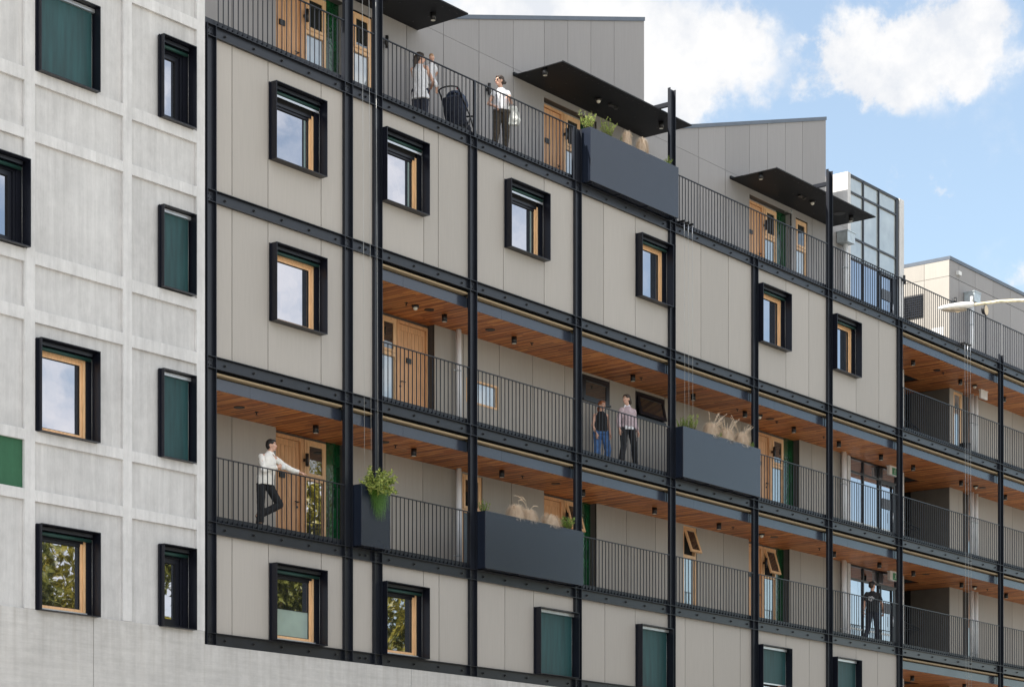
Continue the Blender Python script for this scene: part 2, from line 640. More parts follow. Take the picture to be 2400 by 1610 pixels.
def B(name, m_, parent, *boxes):
    mb = MB()
    for bx in boxes:
        mb.box(*bx)
    return mb.build(name, m_, parent)


def bevel(o, w=.006, seg=2):
    md = o.modifiers.new('bevel', 'BEVEL')
    md.width = w
    md.segments = seg
    md.limit_method = 'ANGLE'
    return o


def tag(o, label, cat, group=None, kind=None):
    if label:
        o['label'] = label
    if cat:
        o['category'] = cat
    if group:
        o['group'] = group
    if kind:
        o['kind'] = kind
    return o


def thing(name, label, cat, loc=(0, 0, 0), group=None, rz=0):
    o = bpy.data.objects.new(name, None)
    o.empty_display_size = .2
    COL.objects.link(o)
    o.location = loc
    o.rotation_euler = (0, 0, rz)
    return tag(o, label, cat, group)


def kids(o):
    return [c for c in bpy.data.objects if c.parent == o]


CH = {}


def copy_tree(o, parent=None):
    c = o.copy()
    COL.objects.link(c)
    c.parent = parent
    for ch in list(o.children):
        copy_tree(ch, c)
    return c


ORD = ['first', 'second', 'third', 'fourth', 'fifth', 'sixth', 'seventh', 'eighth', 'ninth', 'tenth', 'eleventh', 'twelfth']

# ------------------------------------------------------------------ ground
MB().box(-1500, 1500, -1500, 1500, -.5, -.02).build('ground', GRND)['kind'] = 'structure'
MB().box(-200, 200, -24, -6.5, -.3, -.012).build('road', ASPH)['kind'] = 'structure'
MB().box(-200, 200, -6.5, .3, -.3, .11).build('footpath', PAVE)['kind'] = 'structure'
MB().box(-200, 200, -31, -24, -.3, .11).build('far_footpath', PAVE)['kind'] = 'structure'

# ------------------------------------------------------------------ dimensions (metres)
A, Bz, Cz, D, Ez = 17.83, 14.725, 11.605, 8.50, 6.41      # top of the floor beams
XR = [.222, 4.047, 4.951, 8.054, 11.893, 15.782, 19.626, 23.463, 27.474, 34.054, 40.6]
CW = .24                                                   # column width
XLc = [x - CW for x in XR]
BAY = [(XR[i], XLc[i + 1]) for i in range(10)]
ORDB = lambda i: ORD[i]
PITCH = .302


def rect_minus(x0, x1, z0, z1, holes):
    """rectangles covering x0..x1, z0..z1 but not the holes"""
    xs = sorted({x0, x1, *[min(max(h[0], x0), x1) for h in holes], *[min(max(h[1], x0), x1) for h in holes]})
    res = []
    for a, b_ in zip(xs, xs[1:]):
        if b_ - a < 1e-5:
            continue
        hz = sorted((max(h[2], z0), min(h[3], z1)) for h in holes if h[0] < b_ - 1e-6 and h[1] > a + 1e-6 and h[2] < z1 and h[3] > z0)
        z = z0
        for ha, hb in hz:
            if ha > z:
                res.append((a, b_, z, ha))
            z = max(z, hb)
        if z < z1:
            res.append((a, b_, z, z1))
    return res


# ================================================================== windows
def window(parent, x0, x1, z0, z1, style, yb=.10, hx0=None):
    """a window in a projecting sheet-metal hood. style: timber, timber_dark, dark, blind, half, trees, frost"""
    yf, ybk, tk = -.11, .34, .014
    h = MB()
    h.box(x0, x0 + tk, yf, ybk, z0, z1)
    h.box(x1 - tk, x1, yf, ybk, z0, z1)
    h.box(x0 + tk, x1 - tk, yf, ybk, z1 - tk, z1)
    h.box(x0 + tk, x1 - tk, yf, ybk, z0, z0 + tk)
    h.box(x0 - .03, x0, yb - .045, yb - .028, z0 - .0, z1 + .0)      # flashing leg on the wall
    w = h.build('window', STEEL2, parent)
    xi0, xi1, zi0, zi1 = x0 + tk, x1 - tk, z0 + tk, z1 - tk
    lined = MB()
    lined.box(xi0, xi0 + .10, .15, .34, zi0, zi1).box(xi1 - .10, xi1, .15, .34, zi0, zi1).box(xi0 + .10, xi1 - .10, .15, .34, zi1 - .13, zi1)
    lined.build('reveal_lining', STEEL2, w)
    fx0, fx1, fz0, fz1 = xi0 + .10, xi1 - .10, zi0 + .02, zi1 - .13
    # blind head
    B('head_box', ALU if style == 'blind' or style == 'half' else STEEL, w, (xi0 + .01, xi1 - (.01 if style == 'blind' else .06), .02, .10, zi1 - .075, zi1 - .012))
    if style in ('blind', 'half'):
        zb = zi0 + .03 if style == 'blind' else zi0 + .52
        B('blind', BLIND, w, (xi0 + .025, xi1 - .03, .075, .080, zb, zi1 - .07))
        B('blind_rail', ALU if style == 'half' else STEEL, w, (xi0 + .02, xi1 - .025, .060, .095, zb - .035, zb))
    else:
        mb = MB()
        mb.tube([(xi0 + .02, .09, zi1 - .125), (xi1 - .05, .09, zi1 - .125)], .034, 12)
        mb.build('blind_roll', BLINDT, w)
        if style in ('timber_dark',):
            B('blind_rail', ALU, w, (xi0 + .02, xi1 - .05, .065, .085, zi1 - .215, zi1 - .175))
    gc = MB()
    for xx in (xi0 + .03, xi1 - .035):
        gc.tube([(xx, .07, zi0), (xx, .07, zi1 - .1)], .0025, 6)
    gc.build('guide_cable', WIRE, w)
    fm = STEEL2 if style == 'dark' else TIM
    fw = .055
    ft = .14 if style == 'timber_dark' else 0
    zt = fz1 - ft
    if ft:
        B('transom_panel', BACK, w, (fx0, fx1, .21, .25, zt, fz1))
    B('frame', fm, w, (fx0, fx0 + fw, .17, .27, fz0, zt), (fx1 - fw, fx1, .17, .27, fz0, zt),
      (fx0 + fw, fx1 - fw, .17, .27, fz0, fz0 + fw))
    B('frame_head', fm if style not in ('timber_dark', 'trees', 'frost') else STEEL2, w, (fx0 + fw, fx1 - fw, .17, .27, zt - fw, zt))
    sw = .09 if style == 'dark' else .045
    a0, a1, c0, c1 = fx0 + fw, fx1 - fw, fz0 + fw, zt - fw
    B('sash', STEEL2 if style == 'dark' else TIM, w, (a0, a0 + sw, .20, .26, c0, c1), (a1 - sw, a1, .20, .26, c0, c1),
      (a0 + sw, a1 - sw, .20, .26, c0, c0 + sw))
    B('sash_head', TIM if style == 'timber' else STEEL2, w, (a0 + sw, a1 - sw, .20, .26, c1 - sw, c1))
    B('gasket', BACK, w, (a0 + sw, a0 + sw + .012, .215, .25, c0 + sw, c1 - sw), (a1 - sw - .012, a1 - sw, .215, .25, c0 + sw, c1 - sw),
      (a0 + sw + .012, a1 - sw - .012, .215, .25, c1 - sw - .012, c1 - sw), (a0 + sw + .012, a1 - sw - .012, .215, .25, c0 + sw, c0 + sw + .012))
    p0, p1, q0, q1 = a0 + sw + .012, a1 - sw - .012, c0 + sw + .012, c1 - sw - .012
    if style == 'frost':
        zm = q0 + (q1 - q0) * .47
        B('pane', GLASS, w, (p0, p1, .232, .240, zm + .012, q1))
        B('glazing_bar', BACK, w, (p0, p1, .222, .245, zm, zm + .012))
        B('frosted_pane', FROST, w, (p0, p1, .232, .240, q0, zm))
    else:
        B('pane', GLASS, w, (p0, p1, .232, .240, q0, q1))
    if style in ('timber', 'frost', 'trees'):
        B('sill', ALU, w, (xi0 + .02, fx1 - .02, .10, .165, fz0 - .012, fz0 + .035), (xi0 + .02, fx1 - .02, .085, .10, fz0 - .018, fz0 + .012))
    if style == 'timber_dark':
        B('curtain_edge', mat('pale_green_curtain', (.20, .27, .26), .8), w, (p1 - .10, p1 - .055, .2285, .2315, q0, q1))
    return w


# ================================================================== concrete building
cb = thing('concrete_building', 'pale board-marked concrete building with raised grid bands and black hooded windows', 'building', (0, 0, 0))
CX0, CX1 = -14.0, -.083
cwin = [(-4.09, -2.74, 15.705, 17.217, 'blind'), (-1.225, -.395, 15.70, 17.217, 'dark'), (-5.75, -4.31, 12.60, 14.11, 'dark'),
        (-1.225, -.395, 12.605, 14.105, 'blind'), (-4.08, -2.74, 9.495, 11.11, 'timber'), (-1.225, -.395, 9.495, 11.112, 'blind'),
        (-4.08, -2.735, 6.41, 7.905, 'trees'), (-1.22, -.39, 6.40, 7.91, 'dark')]
holes = [(w_[0], w_[1], w_[2], w_[3]) for w_ in cwin]
vb = [(-.29, CX1), (-2.11, -1.90), (-4.36, -4.13), (-6.60, -6.39), (-8.8, -8.6), (-11.0, -10.8), (-14.0, -13.2)]
hb = [(6.42, 6.425)]
hbands = [(8.285, 8.475), (9.31, 9.50), (11.37, 11.59), (12.37, 12.59), (14.48, 14.67), (15.48, 15.705), (17.59, 17.79), (18.6, 18.8), (20.7, 21.2)]
mb = MB()
for r_ in rect_minus(CX0, CX1, 6.42, 21.2, holes + [(-6.39, -4.36, 8.475, 9.31)]):
    mb.box(r_[0], r_[1], .056, .30, r_[2], r_[3])
wall = mb.build('infill_wall', CONC, cb)
B('green_panel', GREENC, cb, (-6.39, -4.36, .060, .30, 8.475, 9.31))
mb = MB()
for a, b_ in vb:
    for r_ in rect_minus(a, b_, 6.42, 21.2, holes):
        mb.box(r_[0], r_[1], 0, .0555, r_[2], r_[3])
for z0, z1 in hbands:
    xs = [(vb[i + 1][1], vb[i][0]) for i in range(len(vb) - 1)]
    for a, b_ in xs:
        for r_ in rect_minus(a, b_, z0, z1, holes):
            mb.box(r_[0], r_[1], .0006, .0552, r_[2], r_[3])
bevel(mb.build('raised_band', CONCS, cb), .004, 1)
mb = MB()
mb.box(-14, -2.812, .002, .35, 0, 6.418)
mb.box(-2.800, CX1, .002, .35, 0, 6.418)
for a, b_ in ((CX1, 5.85), (5.862, 14.6), (14.612, 27.5)):
    mb.box(a, b_, .002, .35, 0, 6.176)
bevel(mb.build('base_wall', CONCB, cb), .005, 1)
B('side_wall', CONCS, cb, (CX1 - .22, CX1, .30, 9.0, 6.42, 21.2), (-14, -13.8, .3, 9, 0, 21.2))
B('roof', ROOF, cb, (-14, CX1, .30, 9.0, 21.0, 21.2))
B('inner_light_block', BACK, cb, (-14, CX1 - .22, .42, .55, 0, 21))  # unseen dark sheet that blocks light behind the wall
for x0, x1, z0, z1, st in cwin:
    window(cb, x0, x1, z0, z1, st, .03)

# ================================================================== steel framed apartment building
ab = thing('apartment_building', 'grey clad apartment building with charcoal steel frame, open galleries and sawtooth roofline', 'building')

# columns: channels with their flanges towards the street
TOPS = [A, 21.07, 21.07, A, 19.05, 21.07, A, 21.07, A, 18.1, A]
for i, xr in enumerate(XR):
    z0 = 6.18 if i < 8 else 2.0
    zt = TOPS[i]
    mb = MB()
    mb.box(xr - CW, xr - CW + .012, 0, .077, z0, zt)
    mb.box(xr - .012, xr, 0, .077, z0, zt)
    mb.box(xr - CW + .012, xr - .012, .066, .077, z0, zt)
    for lv in (A, Bz, Cz, D, Ez):
        for zz in (lv - .012, lv - .232):
            if zz < zt - .02 or lv == A:
                mb.box(xr - CW + .012, xr - .012, .001, .066, zz, zz + .011)
        for k in range(2):
            for s in (0, 1):
                cx, cz = xr - .15 + .07 * k, lv - .075 - .09 * s
                mb.tube([(cx, .066, cz), (cx, .045, cz)], .012, 6)
    mb.build('steel_column', STEEL, ab)
# beams: channels between the columns
BOLTS, REST = [], MB()


def beam(x0, x1, z1, spacing=.78, off=.35):
    mb = MB()
    mb.box(x0, x1, .066, .076, z1 - .23, z1)
    mb.box(x0, x1, .0015, .066, z1 - .012, z1)
    mb.box(x0, x1, .0015, .066, z1 - .232, z1 - .220)
    w = mb.build('steel_beam', STEEL, ab)
    n = max(1, int((x1 - x0 - .3) / spacing))
    bt = MB()
    for k in range(n + 1):
        x = x0 + off * .8 + k * (x1 - x0 - off * 1.4) / max(n, 1)
        zz = z1 - .115 + .006 * ((k * 7) % 3 - 1)
        if len(BOLTS) < 100:
            if not BOLTS:
                b1 = MB().tube([(0, .066, 0), (0, .025, 0)], .017, 6).tube([(0, .066, 0), (0, .056, 0)], .03, 6).build('bolt', BLACK, w)
            else:
                b1 = BOLTS[0].copy()
                COL.objects.link(b1)
                b1.parent = w
            b1.location = (x, 0, zz)
            BOLTS.append(b1)
        else:
            REST.tube([(x, .066, zz), (x, .025, zz)], .017, 6)
            REST.tube([(x, .066, zz), (x, .056, zz)], .03, 6)


for i, (x0, x1) in enumerate(BAY):
    for lv in (A, Bz, Cz, D):
        beam(x0, x1, lv)
    if i < 8:
        beam(x0, x1, Ez)

REST.build('bolt', BLACK, ab)['kind'] = 'stuff'

# front cladding
def panels(x0, x1, z0, z1, joints, holes=(), y0=.078, y1=.098, m_=CLAD, zj=(), name='cladding_panel'):
    xs = [x0, *sorted(j for j in joints if x0 + .02 < j < x1 - .02), x1]
    zs = [z0, *sorted(zj), z1]
    g = .0095
    for a, b_ in zip(xs, xs[1:]):
        for c, d in zip(zs, zs[1:]):
            aa = a + (g if a != x0 else 0)
            bb = b_ - (g if b_ != x1 else 0)
            c2 = c + (g if c != z0 else 0)
            d2 = d - (g if d != z1 else 0)
            mb = MB()
            for r_ in rect_minus(aa, bb, c2, d2, list(holes)):
                mb.box(r_[0], r_[1], y0, y1, r_[2], r_[3])
            if mb.f:
                mb.build(name, m_, ab)
    mb = MB()
    for r_ in rect_minus(x0, x1, z0, z1, list(holes)):
        mb.box(r_[0], r_[1], y1, y1 + .03, r_[2], r_[3])
    mb.build('backing_sheet', BACK, ab)


UJ = {0: [.702, 1.678, 3.183], 2: [6.349, 6.824], 3: [9.061, 10.553], 4: [12.859, 14.155], 5: [17.023, 18.299], 6: [21.123, 22.31], 7: [24.888, 26.196]}
LJ = {0: [.702, 1.69, 3.19], 2: [6.335, 6.85], 3: [9.115, 10.161], 4: [12.91, 14.155], 5: [16.311, 17.591, 18.857], 6: [21.123, 22.33], 7: [24.888, 26.13]}
fw = {('B', 0): (1.72, 3.17, 'timber_dark'), ('B', 2): (4.965, 6.33, 'timber_dark'), ('B', 3): (9.115, 10.55, 'timber_dark'),
      ('B', 4): (14.19, 15.535, 'timber'), ('B', 6): (19.68, 21.12, 'timber'), ('B', 7): (23.515, 24.89, 'timber'),
      ('C', 0): (1.73, 3.175, 'timber'),
      ('E', 0): (1.73, 3.18, 'frost'), ('E', 2): (4.965, 6.33, 'trees'), ('E', 3): (10.185, 11.645, 'blind'),
      ('E', 4): (14.19, 15.535, 'blind'), ('E', 6): (19.68, 21.145, 'half'), ('E', 7): (23.545, 24.9, 'half')}
for fl, z0, zt, bays in (('B', Bz, A, range(8)), ('C', Cz, Bz, range(2)), ('E', Ez, D, range(8))):
    for i in bays:
        x0, x1 = BAY[i]
        hs = []
        wz0, wz1 = {'B': (15.71, 17.215), 'C': (12.59, 14.10), 'E': (6.415, 7.91)}[fl]
        if (fl, i) in fw:
            a, b_, st = fw[(fl, i)]
            window(ab, a, b_, wz0, wz1, st)
            hs = [(a, b_, wz0, wz1)]
        panels(x0 - .02, x1 + .02, z0, zt - .225, (LJ if fl == 'E' else UJ).get(i, []), hs)

# gallery decks, soffits, fascias
def gallery(fl, zf, zn, x0, x1, bays):
    """deck at zf, ceiling under beam line zn"""
    sof = zn - .57
    mb = MB()
    mb.box(x0, x1, .20, 5.0 if fl != 'x' else 1.9, sof, sof + .02)
    return mb


def deck(zf, x0, x1):
    B('gallery_floor', FLOOR, ab, (x0, x1, .102, 1.95, zf - .06, zf + .119))
    B('deck_kerb', STEEL, ab, (x0, x1, .085, .1015, zf - .05, zf + .125))


deck(A, -.08, 45)
deck(Bz, XLc[8], 45)
deck(Cz, XLc[2] + .1, 45)
deck(D, -.08, 45)


def ceiling(zn, x0, x1, opening=None):
    s = zn - .57
    mb = MB()
    for r_ in rect_minus(x0, x1, .205, 6.0, [opening] if opening else []):
        mb.box(r_[0], r_[1], r_[2], r_[3], s, s + .02)
    mb.build('timber_ceiling', SOFF, ab)
    B('slab_underside', BACK, ab, (x0, x1, .34, 6, s + .02, zn - .07))
    for i, (a, b_) in enumerate(BAY):
        if a < x0 - .3 or a > x1:
            continue
        B('timber_edge_strip', LVL, ab, (a - .02, b_ + .02, .085, .32, zn - .316, zn - .278))
        j = a + (b_ - a) * .30
        B('fascia_plate', FASC, ab, (a - .10, j, .190, .205, s, zn - .345), (j + .004, b_ + .10, .190, .205, s, zn - .345))


ceiling(A, XLc[8] + .1, 45, (30.69, 32.18, 1.92, 4.6))
ceiling(Bz, XLc[2] + .1, 45, (30.69, 32.18, 1.92, 4.6))
ceiling(Cz, -.08, 45, (30.69, 32.18, 1.92, 4.6))
ceiling(D, XLc[8] + .1, 45, (30.69, 32.18, 1.92, 4.6))
# ends of the galleries
B('gallery_end_wall', CLAD3, ab, (-.082, -.062, .10, 1.9, D + .1, Cz - .57), (XLc[2] + .09, XLc[2] + .10, .14, 1.9, Cz + .1, Bz - .57), (XLc[8] + .09, XLc[8] + .10, .14, 1.65, Bz + .1, A - .57))

# rear walls with recessed entries
YR, YD = 1.65, 1.83
ENT = {'D': [(3.523, 5.68, 0, 0), (12.63, 14.78, 0, 1), (21.816, 23.97, 0, 1)], 'C': [(6.44, 8.59, 1, 0), (22.3, 24.503, 0, 0)],
       'A': [(3.523, 5.64, 0, 0), (12.63, 14.78, 0, 0), (21.851, 24.08, 0, 0)]}
REAR = {'D': (D + .119, Cz - .57, [2.265, 6.904, 8.178, 11.371, 16.053, 17.335, 20.547, 24.568, 25.856]),
        'C': (Cz + .119, Bz - .57, [9.60, 10.911, 12.185, 13.456, 15.304, 16.445, 17.74, 18.98, 20.226, 21.465, 25.182]),
        'A': (A + .119, 20.70, [1.0, 2.265, 6.37, 7.632, 8.894, 10.165, 11.442, 15.9, 16.83, 18.1, 19.343, 20.633, 25.2, 25.956])}
RW = {'D': [(9.56, 10.30, 'timber_full'), (18.615, 19.25, 'open')], 'C': [(9.70, 10.863, 'slot'), (14.16, 15.304, 'awning'), (16.445, 17.734, 'awning_open')],
      'A': [(5.86, 6.50, 'timber_full'), (24.293, 24.943, 'timber_full')]}
RZ = {'timber_full': (.125, 2.50), 'open': (.125, 2.50), 'slot': (1.03, 1.58), 'awning': (1.90, 2.49), 'awning_open': (1.87, 2.48)}
GAL_X0 = {'D': -.06, 'C': XLc[2] + .10, 'A': -.08}
GAL_X1 = {'D': 26.82, 'C': 26.82, 'A': 27.24}


def awning_sash(parent, x0, x1, z0, z1, y, tilt, m_, glass, fwid=.05):
    """a top-hung sash turned outwards by tilt"""
    M = Matrix.Translation((0, y, z1)) @ Matrix.Rotation(-tilt, 4, 'X') @ Matrix.Translation((0, 0, -z1))
    mb = MB()
    for q in ((x0, x0 + fwid, -.045, 0, z0, z1), (x1 - fwid, x1, -.045, 0, z0, z1), (x0 + fwid, x1 - fwid, -.045, 0, z1 - fwid, z1), (x0 + fwid, x1 - fwid, -.045, 0, z0, z0 + fwid)):
        mb.xbox(*q, M)
    s = mb.build('sash', m_, parent)
    mb = MB()
    mb.xbox(x0 + fwid, x1 - fwid, -.028, -.020, z0 + fwid, z1 - fwid, M)
    mb.build('pane', glass, parent)
    return s


def sidelight(parent, x0, x1, z0, zt, zm, y, opened=0, pane=None):
    """tall timber window: top-hung sash over a fixed pane"""
    f = .055
    w = B('window', TIM, parent, (x0, x0 + f, y, y + .10, z0, zt), (x1 - f, x1, y, y + .10, z0, zt), (x0 + f, x1 - f, y, y + .10, zt - f, zt),
          (x0 + f, x1 - f, y, y + .10, zm - .04, zm + .04), (x0 + f, x1 - f, y, y + .10, z0, z0 + .04))
    awning_sash(w, x0 + f + .004, x1 - f - .004, zm + .045, zt - f - .004, y + .03, opened, TIM, GLASSD, .065)
    B('lower_pane', pane or GLASSC, w, (x0 + f, x1 - f, y + .045, y + .052, z0 + .04, zm - .04))
    if opened:
        B('inner_dark', BACK, w, (x0 + f, x1 - f, y + .085, y + .095, zm + .04, zt - f))
    return w


def entry(fl, x0, x1, mirror, opened):
    z0 = {'A': A, 'C': Cz, 'D': D}[fl] + .119
    zt = z0 + (2.36 if fl != 'A' else 2.36)
    ztop = REAR[fl][1] if fl != 'A' else 20.70
    W_ = x1 - x0
    # returns and head
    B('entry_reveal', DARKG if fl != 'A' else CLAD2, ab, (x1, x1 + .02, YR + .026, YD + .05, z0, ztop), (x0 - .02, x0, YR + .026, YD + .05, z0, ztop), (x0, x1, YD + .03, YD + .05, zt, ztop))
    if fl == 'A':
        B('cladding_panel', CLAD2, ab, (x0 + .002, x1 - .002, YR, YR + .024, zt + .06, 20.692))
        B('entry_head', DARKG, ab, (x0, x1, YR + .026, YD + .03, zt + .062, zt + .075))
    f = (lambda a: x1 - a) if mirror else (lambda a: x0 + a)

    def X2(a, b_):
        p, q = f(a), f(b_)
        return (p, q) if p < q else (q, p)
    sh = 0 if not mirror else .0
    la, lb, fa, sa, sb_, ta = (.05, .90, 1.00, 1.04, 1.69, 1.73)
    if mirror:
        la, lb, fa, sa, sb_, ta = (.10, 1.02, 1.09, 1.10, 1.66, 1.70)
    if fl == 'C' and not mirror:
        la, lb, fa, sa, sb_, ta = (.05, .82, .94, .97, 1.62, 1.68)
    # door: frame, boards, handle, letter plate
    p, q = X2(la, lb)
    o0, o1 = X2(la - .05, fa)
    dr = B('door', TIMD, ab, (o0, p, YD - .02, YD + .08, z0, zt), (q, o1, YD - .02, YD + .08, z0, zt), (p, q, YD - .02, YD + .08, zt - .07, zt))
    dr['label'] = 'timber board door in a timber frame'
    bd = MB()
    zl = zt - .075
    bd.box(p + .003, p + .09, YD + .02, YD + .055, z0 + .01, zl)
    bd.box(q - .09, q - .003, YD + .02, YD + .055, z0 + .01, zl)
    bd.box(p + .09, q - .09, YD + .02, YD + .055, zl - .13, zl)
    nb_ = 6
    w6 = (q - p - .18) / nb_
    for k in range(nb_):
        bd.box(p + .09 + k * w6 + .004, p + .09 + (k + 1) * w6 - .004, YD + .030, YD + .052, z0 + .01, zl - .13)
    bevel(bd.build('door_leaf', TIMD, dr), .003, 1)
    B('leaf_core', DARKG, dr, (p + .02, q - .02, YD + .056, YD + .07, z0 + .01, zl))
    hx = q - .07 if not mirror else p + .07
    hb_ = MB()
    hb_.tube([(hx, YD + .02, z0 + 1.02), (hx, YD - .05, z0 + 1.02)], .012, 8)
    hb_.tube([(hx, YD - .045, z0 + 1.02), (hx - (.12 if not mirror else -.12), YD - .045, z0 + 1.02)], .010, 8)
    hb_.tube([(hx, YD + .02, z0 + .92), (hx, YD + .005, z0 + .92)], .026, 12)
    hb_.build('door_handle', BLACK, dr)
    lx = p + .24 if not mirror else p + .42
    lx = p + (q - p) * .30
    B('letter_plate', BLACK, dr, (lx, lx + .16, YD - .002, YD + .028, z0 + 1.47, z0 + 1.58))
    s0, s1 = X2(sa, sb_)
    sidelight(ab, s0, s1, z0, zt, z0 + 1.56, YD - .01, R(17) if opened else 0, GLASSC if fl != 'D' or x0 > 5 else GLASS)
    t0, t1 = X2(ta, W_)
    B('tiled_panel', TILE, ab, (t0, t1, YD + .02, YD + .04, z0, zt + .10))
    return (f(.99 if not mirror else 1.1), z0)


for fl in 'DCA':
    z0, z1, js = REAR[fl]
    x = GAL_X0[fl]
    for (ex0, ex1, mi, op) in ENT[fl] + [(GAL_X1[fl], None, 0, 0)]:
        hs = [(a, b_, z0 - .119 + RZ[st][0], z0 - .119 + RZ[st][1]) for a, b_, st in RW[fl] if x < a < ex0]
        panels(x, ex0, z0, z1, js, hs, YR, YR + .024, CLAD2 if fl == 'A' else CLAD3, name='rear_wall_panel')
        if ex1 is None:
            break
        entry(fl, ex0, ex1, mi, op)
        x = ex1
    for a, b_, st in RW[fl]:
        zz0, zz1 = z0 - .119 + RZ[st][0], z0 - .119 + RZ[st][1]
        if st == 'timber_full':
            sidelight(ab, a + .01, b_ - .01, zz0, zz1 - (0 if fl == 'D' else .03), zz0 + 1.55, YR + .03)
        elif st == 'open':
            sidelight(ab, a + .01, b_ - .01, zz0, zz1, zz0 + 1.60, YR + .02, R(20))
        elif st == 'slot':
            w = B('window', TIM, ab, (a, a + .045, YR - .01, YR + .08, zz0, zz1), (b_ - .045, b_, YR - .01, YR + .08, zz0, zz1),
                  (a + .045, b_ - .045, YR - .01, YR + .08, zz1 - .045, zz1), (a + .045, b_ - .045, YR - .01, YR + .08, zz0, zz0 + .045))
            B('pane', GLASSC, w, (a + .045, b_ - .045, YR + .035, YR + .042, zz0 + .045, zz1 - .045))
        else:
            w = B('window', STEEL2, ab, (a, a + .05, YR - .012, YR + .09, zz0, zz1), (b_ - .05, b_, YR - .012, YR + .09, zz0, zz1),
                  (a + .05, b_ - .05, YR - .012, YR + .09, zz1 - .05, zz1), (a - .0, b_, YR - .06, YR + .09, zz0 - .045, zz0))
            B('inner_dark', BACK, w, (a + .05, b_ - .05, YR + .08, YR + .085, zz0, zz1 - .05))
            awning_sash(w, a + .055, b_ - .055, zz0 + .01, zz1 - .055, YR + .03, R(12) if st == 'awning_open' else 0, STEEL2, GLASSD, .085)
# unseen dark sheets for the building mass, added to stop light leaking
B('inner_light_block', BACK, ab, (-.08, 27.0, 1.98, 2.1, 4, 20.7), (-.08, 27.3, .42, .46, 2, D - .10), (-.08, 27.3, .42, .46, Bz, A - .10), (-.08, XLc[2] + .08, .42, .46, Cz, Bz), (-.08, 27.3, .14, .42, A - .24, A - .10), (-.08, 27.3, .14, .42, D - .24, D - .1))

# sawtooth roofs with clad gable walls
def gable(x0, x1, zl, js, xl=None):
    """wall from the eaves line up to a slope rising from x0 to x1"""
    zb = 20.70
    xs = [x0, *js, x1]
    sl = .3045
    zt = lambda x: zl + (x - x0) * sl
    for a, b_ in zip(xs, xs[1:]):
        aa, bb = a + (.007 if a != x0 else 0), b_ - (.007 if b_ != x1 else 0)
        mb = MB()
        y0, y1 = YR, YR + .024
        P = [(aa, zb + .007), (bb, zb + .007), (bb, zt(bb)), (aa, zt(aa))]
        if zt(aa) - zb < .01:
            P[0] = (aa, zb + .007); P[3] = (aa, zb + .02)
        n = len(mb.v)
        for (px, pz) in P:
            mb.v.append((px, y0, pz))
        for (px, pz) in P:
            mb.v.append((px, y1, pz))
        for fq in ((0, 1, 2, 3), (7, 6, 5, 4), (0, 4, 5, 1), (1, 5, 6, 2), (2, 6, 7, 3), (3, 7, 4, 0)):
            mb.f.append(fq); mb.mi.append(0); mb.smooth.append(False)
        mb.build('gable_panel', CLAD2, ab)
    # solid volume behind and the roof flashing
    mb = MB()

    def prism(y0, y1, o0, o1):
        n = len(mb.v)
        P = [(x0, 20.6 if o0 is None else zt(x0) + o0), (x1, 20.6 if o0 is None else zt(x1) + o0), (x1, zt(x1) + o1), (x0, zt(x0) + o1)]
        for y in (y0, y1):
            for (px, pz) in P:
                mb.v.append((px, y, pz))
        for fq in ((0, 1, 2, 3), (7, 6, 5, 4), (0, 4, 5, 1), (1, 5, 6, 2), (2, 6, 7, 3), (3, 7, 4, 0)):
            mb.f.append(tuple(n + k for k in fq)); mb.mi.append(0); mb.smooth.append(False)
    prism(YR + .03, 9.0, None, -.01)
    mb.build('roof_volume', CLAD2, ab)
    mb = MB()
    prism(YR - .03, 9.05, -.012, .085)
    mb.build('roof', ROOF, ab)


gable(-1.46, 7.68, 20.72, [1.0, 2.26, 3.5, 5.0, 6.3])
gable(7.683, 16.82, 20.70, [8.894, 10.165, 11.442, 12.643, 13.583, 14.529, 15.513])
gable(16.823, 25.966, 20.72, [18.07, 19.343, 20.633, 21.851, 22.788, 23.726, 24.665])
gable(25.969, 27.235, 20.72, [])

# canopies over the roof doors
def canopy(x0, x1, n):
    z = 20.52
    c = B('canopy', mat('matt_black_canopy', (.010, .011, .014), .62, 0, .3), ab, (x0, x1, .21, 1.648, z, z + .018), (x0, x1, .205, .21, z - .001, z + .03), (x0, x1, 1.60, 1.648, z + .018, z + .08))
    mb = MB()
    k = 0
    for q in range(22):
        u = x0 + .2 + q * (x1 - x0 - .4) / 21
        for yy in ((.36,) if q % 4 else (.36, .95, 1.4)):
            mb.tube([(u, yy, z), (u, yy, z - .006)], .016, 6)
    mb.build('bolt', BLACK, c)
    return c


canopy(2.55, 7.99, 0)
canopy(11.42, 16.81, 1)
canopy(20.85, 26.25, 2)
for xc in (XR[1] - .13, XR[2] - .13, XR[5] - .13, XR[7] - .13):
    B('canopy_arm', STEEL, ab, (xc - .04, xc + .04, .077, 1.65, 20.66, 20.76))

# downpipes and rain heads
def pipe(parent, x, y, z0, z1, r=.062):
    mb = MB()
    mb.tube([(x, y, z0), (x, y, z1)], r, 14)
    p = mb.build('downpipe', PIPE, parent)
    mb = MB()
    zz = z0 + .45
    while zz < z1 - .2:
        mb.tube([(x, y, zz - .012), (x, y, zz + .012)], r + .008, 14)
        mb.box(x - .16, x - .02, y + .0, y + .02, zz - .008, zz + .008)
        zz += 1.05
    mb.build('pipe_clamp', GALV, p)
    return p


